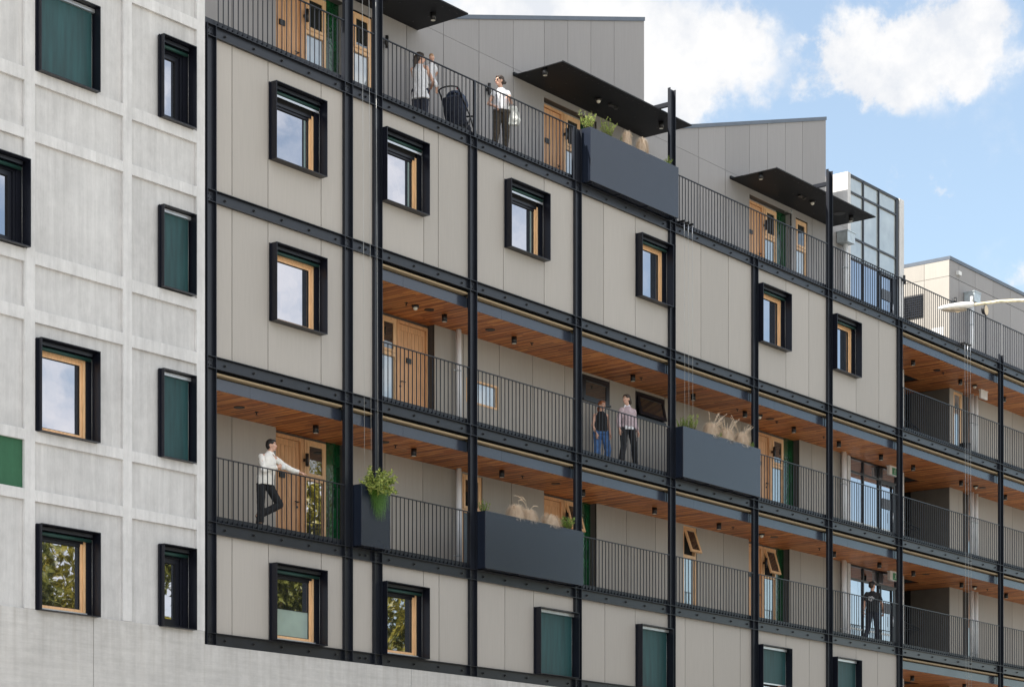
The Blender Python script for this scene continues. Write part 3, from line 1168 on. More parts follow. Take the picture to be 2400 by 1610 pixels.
for zf, zc in ((Cz, Bz), (D, Cz)):
    pipe(ab, 9.25, 1.5, zf + .12, zc - .57)
    pipe(ab, 26.74, 1.5, zf + .12, zc - .57, .07)
    pipe(ab, 26.93, 1.56, zf + .12, zc - .57, .05)
pp = pipe(ab, 26.84, 1.5, A + .12, 20.14, .075)
B('rain_head', GALV, pp, (26.56, 27.0, 1.28, 1.63, 20.13, 20.43), (26.54, 27.02, 1.26, 1.645, 20.43, 20.46))

# reveal beside the stair tower; its shadow is put into the dark colour
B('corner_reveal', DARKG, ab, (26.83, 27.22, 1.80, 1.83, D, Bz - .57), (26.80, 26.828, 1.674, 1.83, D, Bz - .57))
B('cladding_panel', CLAD3, ab, (25.96, 27.22, 1.652, 1.676, 20.69, 20.70))

# ================================================================== stair tower
st = thing('stair_tower', 'glazed stair tower with pale concrete edges beside the highest gallery columns', 'stair tower')
TX0, TX1, TZ = 27.24, 30.69, 22.37
bevel(B('concrete_wall', CONCS, st, (TX0, TX0 + .175, YR, 7.0, 2, TZ), (TX1 - .29, TX1, YR, 7.0, 2, TZ)), .012, 2)
B('roof_slab', STEEL, st, (TX0 + .175, TX1 - .29, YR + .03, 7.0, TZ - .06, TZ - .01))
B('back_wall', BACK, st, (TX0 + .175, TX1 - .29, 3.4, 3.5, 2, TZ - .06))


def glazing(z0, zt, trans, ms, yg=1.71, rows=None):
    x0, x1 = TX0 + .175, TX1 - .29
    mb = MB()
    mw = .05
    mb.box(x0, x0 + .03, yg - .03, yg + .06, z0, zt)
    mb.box(x1 - .15, x1, yg - .03, yg + .06, z0, zt)
    for mx_ in ms:
        mb.box(mx_ - mw / 2, mx_ + mw / 2, yg - .03, yg + .06, z0, zt)
    xs = [x0 + .03] + [v for mx_ in ms for v in (mx_ - mw / 2, mx_ + mw / 2)] + [x1 - .15]
    for a, b_ in zip(xs[::2], xs[1::2]):
        for tz in [*trans, zt - .03]:
            mb.box(a, b_, yg - .028, yg + .058, tz - .025, tz + .03)
    fr = mb.build('curtain_wall', STEEL, st)
    zs = [z0] + sorted(trans) + [zt - .03]
    for i, (a, b_) in enumerate(zip(xs[::2], xs[1::2])):
        for k, (c, d) in enumerate(zip(zs, zs[1:])):
            gm = GLASSP if (rows and k in rows) else GLASS
            B('pane', gm, fr, (a, b_, yg + .01, yg + .018, c + .03 if k else c, d - .025))
    return fr, xs


f1, xs = glazing(A + .12, TZ - .03, [19.93, 20.53, 21.84], [28.24, 29.18], rows=(1, 2, 3))
for zf, zc in ((Cz, Bz), (D, Cz)):
    fr_, xs = glazing(zf + .12, zc - .57, [zc - .57 - .42], [28.24, 29.18])
for zf in (A, Cz, D):
    d = B('lobby_door', STEEL, st, (29.22, 29.28, 1.655, 1.68, zf + .12, zf + 2.1), (30.02, 30.14, 1.655, 1.68, zf + .12, zf + 2.1), (29.28, 30.02, 1.655, 1.68, zf + 2.02, zf + 2.1), (29.28, 30.02, 1.655, 1.68, zf + .12, zf + .2))
    mb = MB()
    mb.tube([(29.95, 1.63, zf + .95), (29.95, 1.63, zf + 1.25)], .012, 8)
    mb.build('door_handle', ALU, d)
    # grey notice panel with pale figures on the door
    B('notice_panel', mat('notice_grey', (.09, .10, .12), .5), d, (29.40, 29.93, 1.695, 1.70, zf + 1.32, zf + 1.62))
    B('safety_band', mat('pale_film', (.75, .80, .80), .4), fr_ if zf == D else d, (27.45, 28.21, 1.712, 1.716, zf + .66, zf + .72), (28.27, 29.15, 1.712, 1.716, zf + .66, zf + .72), (29.3, 29.93, 1.712, 1.716, zf + .66, zf + .72))


def text(body, size, loc, m_, parent, name='lettering', rot=(R(90), 0, 0), ext=.0015):
    cu = bpy.data.curves.new(name, 'FONT')
    cu.body = body
    cu.size = size
    cu.extrude = ext
    cu.align_x = 'CENTER'
    ob = bpy.data.objects.new(name, cu)
    COL.objects.link(ob)
    dg = bpy.context.evaluated_depsgraph_get()
    me = bpy.data.meshes.new_from_object(ob.evaluated_get(dg))
    bpy.data.objects.remove(ob)
    o = bpy.data.objects.new(name, me)
    me.materials.clear()
    me.materials.append(m_)
    COL.objects.link(o)
    o.location = loc
    o.rotation_euler = rot
    o.parent = parent
    return o


# ================================================================== end block beyond the stair tower
eb = thing('end_block', 'far wing of the building with a sunlit cream side wall and grey parapet', 'building')
EX = 33.70


def epanels(x0, x1, z0, z1, js, zj=(), m_=CLAD2, holes=()):
    xs = [x0, *js, x1]
    zs = [z0, *zj, z1]
    for a, b_ in zip(xs, xs[1:]):
        for c, d in zip(zs, zs[1:]):
            mb = MB()
            for r_ in rect_minus(a + (.008 if a != x0 else 0), b_ - (.008 if b_ != x1 else 0), c + (.008 if c != z0 else 0), d - (.008 if d != z1 else 0), holes):
                mb.box(r_[0], r_[1], YR, YR + .024, r_[2], r_[3])
            mb.build('cladding_panel', m_, eb)
    B('backing_sheet', BACK, eb, *[(r_[0], r_[1], YR + .024, YR + .05, r_[2], r_[3]) for r_ in rect_minus(x0, x1, z0, z1, list(holes))])


def side_panels(z0, z1, zj, m_, ys):
    zs = [z0, *zj, z1]
    for a, b_ in zip(ys, ys[1:]):
        for c, d in zip(zs, zs[1:]):
            B('side_panel', m_, eb, (EX - .024, EX, a + .006, b_ - .006, c + .006, d - .006))
    B('backing_sheet', BACK, eb, (EX, EX + .02, YR + .05, 7, z0, z1))


epanels(EX, 45, A + .119, 21.27, [34.334, 35.481, 36.768, 38.061, 39.35, 40.6, 41.9], [20.757])
CREAMC = mat('cream_cladding', (.35, .325, .29), .6, noise=(3, .04), nscale=(9, 9, .5))
side_panels(A + .119, 21.27, [20.757], CREAMC, [YR, 2.52, 3.75, 5.0, 6.9])
B('parapet_cap', ROOF, eb, (EX - .03, 45, YR - .03, YR + .15, 21.27, 21.38), (EX - .03, EX + .15, YR + .15, 7.0, 21.27, 21.38))
B('roof', ROOF, eb, (EX + .1, 45, YR + .1, 7, 21.1, 21.2))
lv_ = B('louvre_window', DARKG, eb, (EX - .05, EX - .026, 2.55, 3.45, 19.62, 20.35))
mb = MB()
for k in range(9):
    z = 19.66 + k * .075
    mb.box(EX - .085, EX - .051, 2.57, 3.43, z, z + .04)
mb.build('louvre_blade', STEEL, lv_)
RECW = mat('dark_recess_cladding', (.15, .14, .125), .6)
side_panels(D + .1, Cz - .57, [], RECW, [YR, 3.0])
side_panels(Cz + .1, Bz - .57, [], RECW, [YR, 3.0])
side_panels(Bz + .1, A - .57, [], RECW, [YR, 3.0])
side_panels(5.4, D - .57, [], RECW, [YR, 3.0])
for zf, zc, hasw in ((Bz, A, 1), (Cz, Bz, 0), (D, Cz, 0), (5.39, D, 0)):
    z0, z1 = zf + .119, zc - .57
    hs = [(33.97, 34.56, z0 + .01, z1 - .06)] if hasw else []
    epanels(EX, 34.60, z0, z1, [34.334] if not hasw else [], m_=CLAD3, holes=hs)
    if hasw:
        w = B('window', TIM, eb, (33.97, 34.04, YR + .01, YR + .10, z0 + .01, z1 - .06), (34.46, 34.56, YR + .01, YR + .10, z0 + .01, z1 - .06), (34.04, 34.46, YR + .01, YR + .10, z1 - .13, z1 - .06))
        B('pane', GLASSC, w, (34.04, 34.46, YR + .05, YR + .058, z0 + .01, z1 - .13))
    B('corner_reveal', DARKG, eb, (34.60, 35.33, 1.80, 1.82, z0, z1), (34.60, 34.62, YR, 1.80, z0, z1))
    epanels(35.35, 45, z0, z1, [38.2, 39.5, 40.8], m_=CLAD3)
    for px_, rr_ in ((34.98, .075), (35.27, .075)):
        pipe(eb, px_, 1.52, z0, z1, rr_)
pp = pipe(eb, 34.93, 1.5, A + .12, 20.14, .075)
B('rain_head', GALV, pp, (34.66, 35.10, 1.28, 1.63, 20.12, 20.42), (34.64, 35.12, 1.26, 1.645, 20.42, 20.45))
B('white_panel', WHITE, eb, (EX - .03, EX - .0245, 1.85, 2.25, 18.1, 19.2))
# dark stair recess between the tower and the end block
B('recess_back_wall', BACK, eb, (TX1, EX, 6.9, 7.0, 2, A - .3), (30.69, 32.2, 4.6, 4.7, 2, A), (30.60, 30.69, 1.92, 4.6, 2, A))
for zf in (5.39, D, Cz, Bz):
    B('recess_floor', FLOOR, eb, (TX1, EX, 1.96, 6.9, zf - .06, zf + .118))
    mb = MB()
    mb.tube([(30.75, 2.35, zf + 1.5), (33.0, 2.35, zf + 1.22)], .02, 8)
    mb.tube([(30.75, 2.35, zf + 1.05), (33.0, 2.35, zf + 1.17)], .015, 8)
    for k in range(12):
        x = 30.9 + k * .19
        mb.tube([(x, 2.35, zf + .12), (x, 2.35, zf + 1.45 - k * .02)], .008, 6)
    mb.build('stair_handrail', STEEL, eb)

# ================================================================== railings
BAR = MB().box(-.006, .006, -.0075, .0075, 0, 1)
bar_me = None
FLN = {'A': 'roof terrace', 'B': 'upper right gallery', 'C': 'middle gallery', 'D': 'lower gallery', 'E': 'bottom right gallery'}
FLZ = {'A': A, 'B': Bz, 'C': Cz, 'D': D}
RLAB = {('D', 0): 'black bar railing in front of the man in the cream shirt', ('C', 4): 'black bar railing in front of the two women walking on the middle gallery',
        ('D', 7): 'black bar railing in front of the man in the black cap', ('A', 2): 'black bar railing in front of the woman holding the baby'}
RG = 'black bar railings between the steel columns'


def railing(fl, i, x0, x1):
    global bar_me
    zf = FLZ[fl]
    lab = RLAB.get((fl, i), 'black bar railing on the %s, in the %s bay from the left' % (FLN[fl], ORD[i]))
    t_ = thing('railing', lab, 'railing', (x0, .03, zf), RG)
    w = x1 - x0
    MB().box(0, w, -.020, .020, 1.205, 1.222).build('top_rail', STEEL, t_)
    n = max(1, round(w / .131))
    for k in range(n):
        x = (k + .5) * w / n
        if bar_me is None:
            o = MB().box(-.0055, .0055, -.009, .009, .002, 1.205).box(-.012, .025, .0095, .034, .003, .055).build('baluster', STEEL, t_)
            bar_me = o.data
        else:
            o = bpy.data.objects.new('baluster', bar_me)
            COL.objects.link(o)
            o.parent = t_
        o.location = (x, 0, 0)
    if fl == 'A' and i in (2, 3):
        xx = w - .03 if i == 2 else w - .05
        B('post', STEEL, t_, (xx - .035, xx + .02, -.018, .03, 0, 1.205))
    return t_


RB = {'A': [0, 1, 2, 3, 5, 6, 7, 8, 9], 'B': [8, 9], 'C': [2, 3, 4, 6, 7, 8, 9], 'D': [0, 2, 4, 5, 6, 7, 8, 9]}
for fl, bays in RB.items():
    for i in bays:
        x0, x1 = BAY[i]
        if fl == 'A' and i == 2:
            x1 = XR[3] - .02
        if fl == 'A' and i == 5:
            x1 = XR[6] - .12
        if fl == 'A' and i == 6:
            x0 = XR[6] - .11
        if fl == 'A' and i == 3:
            x0 = XR[3] - .01
        if fl == 'A' and i == 8:
            x0 = XR[8] - .10
        if fl == 'A' and i == 7:
            x1 = XR[8] - .11
        if fl == 'A' and i == 8:
            x1 = XR[9] - .1
        if fl == 'A' and i == 9:
            x0 = XR[9] + .0
        railing(fl, i, x0 + .003, x1 - .003)

# ================================================================== planters
def planter(x0, x1, zf, lab, h=1.235):
    z0 = zf + .02
    t_ = thing('planter_box', lab, 'planter', ((x0 + x1) / 2, 0, z0), 'charcoal metal planter boxes hung on the gallery edges')
    w = (x1 - x0) / 2
    mb = MB()
    yf, yb_ = -.212, .28
    tk = .012
    mb.box(-w, w, yf, yf + tk, 0, h)
    mb.box(-w, w, yb_ - tk, yb_, 0, h)
    mb.box(-w, -w + tk, yf + tk, yb_ - tk, 0, h)
    mb.box(w - tk, w, yf + tk, yb_ - tk, 0, h)
    mb.box(-w + tk, w - tk, yf + tk, yb_ - tk, 0, .02)
    bevel(mb.build('planter_shell', PLANT, t_), .004, 2)
    MB().box(-w + tk, w - tk, yf + tk, yb_ - tk, h - .10, h - .07).build('soil', mat('soil', (.05, .035, .025), .95, noise=(30, .4)), t_)
    # brackets underneath
    n = 2 if w < 1 else 4
    for k in range(n):
        x = -w + .12 + k * (2 * w - .24) / (n - 1)
        B('bracket', STEEL, t_, (x - .02, x + .02, yf + .03, yb_ - .05, -.016, -.001))
    return t_, z0 + h


# planters stand outside the columns
planter(4.069, 4.945, D, 'narrow charcoal planter box with bushy leaves and a trailing green fringe')
planter(8.066, 11.651, D, 'wide charcoal planter box holding fluffy blond grasses on the lower gallery')
planter(15.79, 19.382, Cz, 'wide charcoal planter box with tall seeding grasses on the middle gallery')
planter(11.94, 15.584, A, 'wide charcoal planter box on the roof terrace beside the tall steel post')

# ================================================================== plants
def leafmat(name, c1, c2, tr=.25):
    if name in MATS:
        return MATS[name]
    m_ = bpy.data.materials.new(name)
    m_.use_nodes = True
    t_ = m_.node_tree
    N, K = t_.nodes.new, t_.links.new
    b_ = t_.nodes['Principled BSDF']
    b_.inputs['Roughness'].default_value = .42
    tc_ = N('ShaderNodeTexCoord')
    n_ = N('ShaderNodeTexNoise')
    n_.inputs['Scale'].default_value = 55 if 'grass' in name else 24
    n_.inputs['Detail'].default_value = 2
    K(tc_.outputs['Object'], n_.inputs['Vector'])
    r_ = N('ShaderNodeValToRGB')
    r_.color_ramp.elements[0].position = .35
    r_.color_ramp.elements[1].position = .65
    r_.color_ramp.elements[0].color = (*c1, 1)
    r_.color_ramp.elements[1].color = (*c2, 1)
    K(n_.outputs['Fac'], r_.inputs[0])
    K(r_.outputs[0], b_.inputs['Base Color'])
    tl = N('ShaderNodeBsdfTranslucent')
    K(r_.outputs[0], tl.inputs['Color'])
    ms = N('ShaderNodeMixShader')
    ms.inputs[0].default_value = tr
    K(b_.outputs[0], ms.inputs[1]); K(tl.outputs[0], ms.inputs[2])
    K(ms.outputs[0], t_.nodes['Material Output'].inputs[0])
    MATS[name] = m_
    return m_


LEAF = leafmat('bright_leaf', (.14, .27, .025), (.55, .62, .16))
LEAFB = leafmat('mixed_bright_leaf', (.05, .13, .01), (.62, .66, .18))
LEAF2 = leafmat('deep_leaf', (.08, .18, .02), (.34, .45, .09))
GRASSM = leafmat('trailing_grass_leaf', (.035, .13, .012), (.17, .34, .04))
STRAW = leafmat('blond_grass', (.62, .47, .32), (.92, .78, .62), .2)
STEM = mat('plant_stem', (.12, .10, .04), .8)


def leaf(mb, p, d, n, l, w):
    d = d.normalized()
    s = d.cross(n)
    if s.length < 1e-4:
        s = d.cross(Vector((1, 0, 0)))
    s.normalize()
    nn_ = s.cross(d).normalized()
    a = p + d * l * .45 + s * w * .5 + nn_ * w * .15
    b_ = p + d * l * .45 - s * w * .5 + nn_ * w * .15
    c = p + d * l - nn_ * l * .15
    mid = p + d * l * .5
    mb.quad([p, a, c, mid])
    mb.quad([p, mid, c, b_])


def rv():
    while True:
        v = Vector((random.uniform(-1, 1), random.uniform(-1, 1), random.uniform(-1, 1)))
        if .05 < v.length < 1:
            return v


def shrub(name, label, loc, stems, m_, lsize=.05, spread=.2, height=.3, per=26, group=None, lean=(0, 0), cat='shrub', zlow=.45):
    t_ = thing(name, label, cat, loc, group)
    lf, sm = MB(), MB()
    for i in range(stems):
        a = random.uniform(0, 2 * math.pi)
        rr = spread * math.sqrt(random.random())
        tip = Vector((rr * math.cos(a) + lean[0], rr * .75 * math.sin(a) + lean[1], height * random.uniform(zlow, 1.0)))
        base = Vector((tip.x * .3, tip.y * .3, 0))
        midp = (base + tip) / 2 + rv() * .03
        pts = [base, midp, tip]
        sm.tube(pts, [.005, .004, .002], 5)
        for k in range(per):
            u = random.uniform(.25, 1)
            p = base.lerp(midp, u * 2) if u < .5 else midp.lerp(tip, u * 2 - 1)
            dv = rv() + Vector((0, 0, .35))
            leaf(lf, p + rv() * .012, dv, rv(), lsize * random.uniform(.6, 1.25), lsize * random.uniform(.3, .5))
    sm.build('stem', STEM, t_)
    lf.build('leaves', m_, t_)
    return t_


def grass_tuft(label, loc, n=1500, rad=.24, h=.34, plumes=4, group='blond ornamental grasses in the planter boxes', plume_h=.55, arch=.15):
    t_ = thing('grass_tuft', label, 'grass plant', loc, group)
    mb = MB()
    for i in range(int(n * 2.2)):
        a = random.uniform(0, 2 * math.pi)
        o = random.uniform(.15, 1.0) ** .7
        hh = h * random.uniform(.6, 1.25)
        end = Vector((math.cos(a) * rad * o, math.sin(a) * rad * .75 * o, hh * random.uniform(-.15, .75)))
        p0 = Vector((random.uniform(-.05, .05), random.uniform(-.04, .04), 0))
        ctrl = Vector((end.x * .35, end.y * .35, hh * 1.25))
        s = Vector((-math.sin(a), math.cos(a), 0)) * .0034
        prev = None
        for k in range(6):
            u = k / 5
            p = p0 * (1 - u) ** 2 + ctrl * 2 * u * (1 - u) + end * u * u + rv() * .004
            w = s * (1 - u * .6)
            if prev:
                mb.quad([prev[0], prev[1], p + w, p - w])
            prev = (p - w, p + w)
    mb.build('blades', STRAW, t_)
    if plumes:
        pm = MB()
        for i in range(plumes):
            a = random.uniform(-.9, .9) + (0 if random.random() < .75 else math.pi)
            hh = plume_h * random.uniform(.7, 1.1)
            end = Vector((math.cos(a) * hh * random.uniform(.35, .95), math.sin(a) * .12, hh * random.uniform(.75, 1.0)))
            ctrl = Vector((end.x * arch, end.y * .2, hh * (1.05 if arch < .2 else .62)))
            pts = [Vector((0, 0, .05)) * (1 - u) ** 2 + ctrl * 2 * u * (1 - u) + end * u * u for u in [k / 7 for k in range(8)]]
            pm.tube(pts, [.0032] * 8, 4)
            for k in range(46):
                u = .55 + .45 * k / 46
                p = Vector((0, 0, .05)) * (1 - u) ** 2 + ctrl * 2 * u * (1 - u) + end * u * u
                leaf(pm, p, rv() * .5 + (end - ctrl).normalized(), rv(), .040, .007)
        pm.build('seed_head', STRAW, t_)
    return t_


ZD, ZC_, ZA = D + 1.19, Cz + 1.19, A + 1.19
# narrow planter
shrub('leafy_shrub', 'bushy bright green shrub filling the narrow planter beside the cream shirted man', (4.46, -.20, ZD + .0), 72, LEAFB, .080, .46, .40, 42, 'leafy shrubs in the planter boxes', (0, -.10), zlow=-.35)
t_ = thing('trailing_plant', 'fine green trailing fringe hanging over the narrow planter front', 'trailing plant', (4.52, -.215, ZD))
mb = MB()
for i in range(560):
    x = random.choice((-.17, -.08, .0, .05, .13, .2)) + random.gauss(0, .028)
    ln = max(.05, .57 * (1 - (abs(x - .03) / .33) ** 1.6)) * random.uniform(.2, 1.15)
    out_ = random.uniform(.02, .13)
    p0 = Vector((x, .02, .08))
    prev = None
    dx = random.uniform(-.13, .13) - x * .2
    for k in range(7):
        u = k / 6
        p = p0 + Vector((dx * u * u + .012 * math.sin(5 * u + i), -out_ * math.sin(min(1, u * 1.6) * 1.57), .05 * math.sin(u * 3.14) - (ln + .08) * u * u)) + rv() * .004
        w = Vector((.0025, 0, 0)) * (1 - u * .6)
        if prev:
            mb.quad([prev[0], prev[1], p + w, p - w])
        prev = (p - w, p + w)
mb.build('fringe', GRASSM, t_)
# wide planter, lower gallery
shrub('leafy_shrub', 'small yellow green sprig at the column end of the lower wide planter', (8.22, -.05, ZD + .04), 12, LEAF2, .035, .16, .30, 22, 'leafy shrubs in the planter boxes')
for lab, x, n, rad, h, pl in (('rounded blond grass tuft farthest from the timber door, lower wide planter', 9.36, 620, .33, .30, 1),
                              ('blond grass tuft with arching seed stalks in the lower wide planter', 9.80, 620, .31, .27, 4),
                              ('blond grass tuft against the dark green leafy shrub, lower wide planter', 10.62, 620, .36, .26, 0)):
    grass_tuft(lab, (x, -.05, ZD + .03), int(n * 1.5), rad, h * 1.15, pl, plume_h=.66)
shrub('leafy_shrub', 'glossy dark green shrub beside the open timber window, lower wide planter', (11.25, -.05, ZD + .04), 28, LEAF2, .042, .24, .34, 30, 'leafy shrubs in the planter boxes')
# wide planter, middle gallery
shrub('leafy_shrub', 'loose yellow green sprigs next to the column, middle gallery planter', (15.98, -.05, ZC_ + .04), 18, LEAF2, .036, .20, .32, 24, 'leafy shrubs in the planter boxes')
shrub('leafy_shrub', 'upright green shrub around the hanging cables, middle gallery planter', (16.42, -.05, ZC_ + .04), 26, LEAF, .036, .22, .46, 26, 'leafy shrubs in the planter boxes')
for lab, x, pl in (('seeding blond grass tuft nearest the hanging cables, middle gallery planter', 17.30, 9),
                   ('central seeding blond grass tuft in the middle gallery planter', 18.0, 8), ('seeding blond grass tuft farthest from the cables, middle gallery planter', 18.72, 8)):
    grass_tuft(lab, (x, -.05, ZC_ + .03), 1000, .33, .36, pl + 5, plume_h=.70, arch=.34)
shrub('leafy_shrub', 'small green sprig lying over the blond grass, middle gallery planter', (17.42, -.12, ZC_ + .02), 12, LEAF2, .036, .22, .16, 20, 'leafy shrubs in the planter boxes')
shrub('leafy_shrub', 'low green shrub at the door end of the middle gallery planter', (19.2, -.05, ZC_ + .04), 18, LEAF2, .036, .17, .24, 24, 'leafy shrubs in the planter boxes')
# roof planter
LEAFS = LEAF
shrub('leafy_shrub', 'sunlit yellow green shrub at the railing end of the roof planter', (12.05, -.05, ZA + .04), 24, LEAF, .036, .26, .50, 24, 'leafy shrubs in the planter boxes')
shrub('leafy_shrub', 'tall sunlit branching shrub in the roof planter beside the canopy lamp', (12.85, -.05, ZA + .04), 34, LEAF, .034, .30, .50, 26, 'leafy shrubs in the planter boxes')
grass_tuft('narrow blond grass tuft nearest the leafy shrubs, roof planter', (13.62, -.05, ZA + .05), 640, .18, .40, 3, plume_h=.42)
grass_tuft('bushy blond grass tuft in the middle of the roof planter', (14.25, -.05, ZA + .05), 800, .24, .38, 3, plume_h=.42)
shrub('leafy_shrub', 'low green sprigs between the grasses of the roof planter', (13.3, -.05, ZA + .04), 5, LEAF2, .03, .20, .18, 18, 'leafy shrubs in the planter boxes')
shrub('leafy_shrub', 'small reddish green shrub at the foot of the tall steel post', (15.36, -.05, ZA + .04), 14, LEAF, .032, .17, .26, 24, 'leafy shrubs in the planter boxes')

# ================================================================== hanging cables
def cable(label, top, bot, bracket=True):
    t_ = thing('climbing_cable', label, 'cable', bot, 'thin steel climbing cables hung in front of the frame')
    b_ = Vector(bot)
    mb = MB()
    mb.tube([Vector(top) - b_, (0, 0, 0)], .0034, 6)
    mb.build('wire', WIRE, t_)
    if bracket:
        tp = Vector(top) - b_
        B('bracket', BLACK, t_, (tp.x - .02, tp.x + .02, tp.y - .03, .13 - b_.y, tp.z + .02, tp.z + .065))
        mb = MB()
        mb.tube([tp, tp + Vector((0, 0, -.28))], .010, 8)
        mb.build('turnbuckle', ALU, t_)


for k, (xt, xb, zb) in enumerate(((4.20, 4.284, 10.10), (4.405, 4.489, 9.95), (4.615, 4.70, 9.72))):
    cable(['steel cable rising from the narrow planter, nearest the concrete building', 'steel cable rising from the middle of the narrow planter', 'steel cable from the narrow planter running over the column'][k], (xt, -.10, 21.0), (xb, -.10, zb - .3), False)
for k in range(3):
    cable(['steel cable above the middle planter, closest to the tall post column', 'middle one of three steel cables above the middle gallery planter', 'steel cable above the middle planter, farthest from the post column'][k],
          (16.0 + k * .18, -.10, 17.87), (16.03 + k * .18, -.10, 12.75))
for k in range(3):
    cable(['long steel cable before the stair recess, nearest the stair tower', 'middle one of three long steel cables before the stair recess', 'long steel cable before the stair recess, nearest the pipes'][k],
          (31.2 + k * .18, -.10, 17.87), (31.3 + k * .18, -.10, 5.2))

# ================================================================== ceiling fittings
FXT = {'D': (11.035, 'lower gallery'), 'C': (14.155, 'middle gallery'), 'B': (17.26, 'upper right gallery'), 'R': (20.52, 'roof canopy'), 'E': (7.93, 'bottom right gallery')}
LIGHTS = {'D': [(3.89, .88), (6.93, .85), (10.0, .86), (13.08, .84), (16.14, .87), (19.08, .86), (25.11, .9), (27.73, .89), (29.84, .9), (33.0, .9), (36.15, .9)],
          'C': [(8.06, .93), (10.52, .91), (15.23, .89), (17.9, .88), (20.41, .9), (22.9, .89), (25.37, .89), (27.79, .87), (29.77, .87), (32.91, .87), (36.02, .87)],
          'B': [(29.75, .86), (32.88, .88), (35.92, .86)], 'R': [(7.47, .76), (11.53, .79), (16.12, .66), (20.98, .76), (25.68, .68)], 'E': [(29.85, .94), (33.2, .9)]}
proto = None
for fl, ls in LIGHTS.items():
    z, nm = FXT[fl]
    for k, (x, y) in enumerate(ls):
        lab = 'black cylinder downlight under the %s ceiling, %s from the left' % (nm, ORD[k])
        if fl == 'R':
            lab = 'black cylinder downlight under the roof canopies, %s from the left' % ORD[k]
        if proto is None:
            proto = thing('downlight', lab, 'ceiling light', (x, y, z), 'black cylinder downlights')
            mb = MB()
            mb.tube([(0, 0, 0), (0, 0, -.155)], .062, 18)
            mb.build('housing', BLACK, proto)
            mb = MB()
            mb.tube([(0, 0, -.1555), (0, 0, -.158)], .048, 16)
            mb.build('lens', LENS, proto)
            o = proto
        else:
            o = copy_tree(proto)
            o.location = (x, y, z)
            o['label'] = lab
DISC = {'D': [(1.73, .91), (6.0, .88), (12.05, .87), (21.85, .87), (30.64, .9)], 'C': [(7.54, .93), (9.68, .94), (21.63, .87), (34.39, .87)], 'B': [(31.32, .88)], 'R': [(25.28, .83)]}
proto2 = None
for fl, ls in DISC.items():
    z, nm = FXT[fl]
    for k, (x, y) in enumerate(ls):
        lab = 'flat black round speaker in the %s ceiling, %s from the left' % (nm, ORD[k])
        if proto2 is None:
            proto2 = thing('ceiling_speaker', lab, 'speaker', (x, y, z), 'flat black round ceiling speakers')
            mb = MB()
            mb.tube([(0, 0, 0), (0, 0, -.012)], [.115, .105], 22)
            mb.build('grille', BLACK, proto2)
            o = proto2
        else:
            o = copy_tree(proto2)
            o.location = (x, y, z)
            o['label'] = lab
            if fl == 'R':
                o.scale = (1.5, 1.5, 1)
SPR = {'D': [(2.24, .94), (6.4, .91), (10.81, .89), (19.81, .89), (24.32, .91), (34.8, .9)], 'C': [(6.8, .95), (11.21, .93), (15.6, .9), (20.07, .92), (22.01, .89), (24.51, .88), (33.4, .88)], 'B': [(31.71, .87), (33.3, .9)]}
proto3 = None
for fl, ls in SPR.items():
    z, nm = FXT[fl]
    for k, (x, y) in enumerate(ls):
        lab = 'tiny dark fire sprinkler on the %s ceiling, %s from the left' % (nm, ORD[k])
        if proto3 is None:
            proto3 = thing('fire_sprinkler', lab, 'sprinkler', (x, y, z), 'small ceiling sprinklers')
            mb = MB()
            mb.tube([(0, 0, 0), (0, 0, -.01)], .04, 12)
            mb.tube([(0, 0, -.01), (0, 0, -.055)], .010, 8)
            mb.tube([(0, 0, -.055), (0, 0, -.060)], .026, 10)
            mb.build('sprinkler_head', BLACK, proto3)
            o = proto3
        else:
            o = copy_tree(proto3)
            o.location = (x, y, z)
            o['label'] = lab
DOM = {'D': [(21.2, .87), (33.99, .94)], 'C': [(7.09, .94), (21.05, .84), (33.94, .88)], 'B': [(33.83, .86)], 'R': [(13.86, .94), (23.87, .87)]}
proto4 = None
for fl, ls in DOM.items():
    z, nm = FXT[fl]
    for k, (x, y) in enumerate(ls):
        lab = 'small dome camera with pale eye under the %s, %s from the left' % (nm + ' ceiling' if fl != 'R' else 'roof canopies', ORD[k])
        if proto4 is None:
            proto4 = thing('dome_camera', lab, 'camera', (x, y, z), 'small dome cameras on the ceilings')
            mb = MB()
            mb.tube([(0, 0, 0), (0, 0, -.045)], [.085, .075], 18)
            mb.build('base', BLACK, proto4)
            mb = MB()
            mb.ball((0, 0, -.06), .05)
            mb.build('dome', LENS, proto4)
            o = proto4
        else:
            o = copy_tree(proto4)
            o.location = (x, y, z)
            o['label'] = lab
for k, (x, y) in enumerate(((14.44, .93), (23.29, .87))):
    t_ = thing('sensor', 'small black twin sensor under the %s' % ('canopy over the roof planter', 'canopy nearest the stair tower')[k], 'sensor', (x, y, 20.52), 'black sensors under the canopies')
    mb = MB()
    mb.tube([(-.12, 0, 0), (-.12, 0, -.05)], .05, 12)
    mb.box(-.10, .16, -.05, .05, -.03, 0)
    mb.tube([(.12, 0, 0), (.12, 0, -.06)], .045, 12)
    mb.build('body', BLACK, t_)
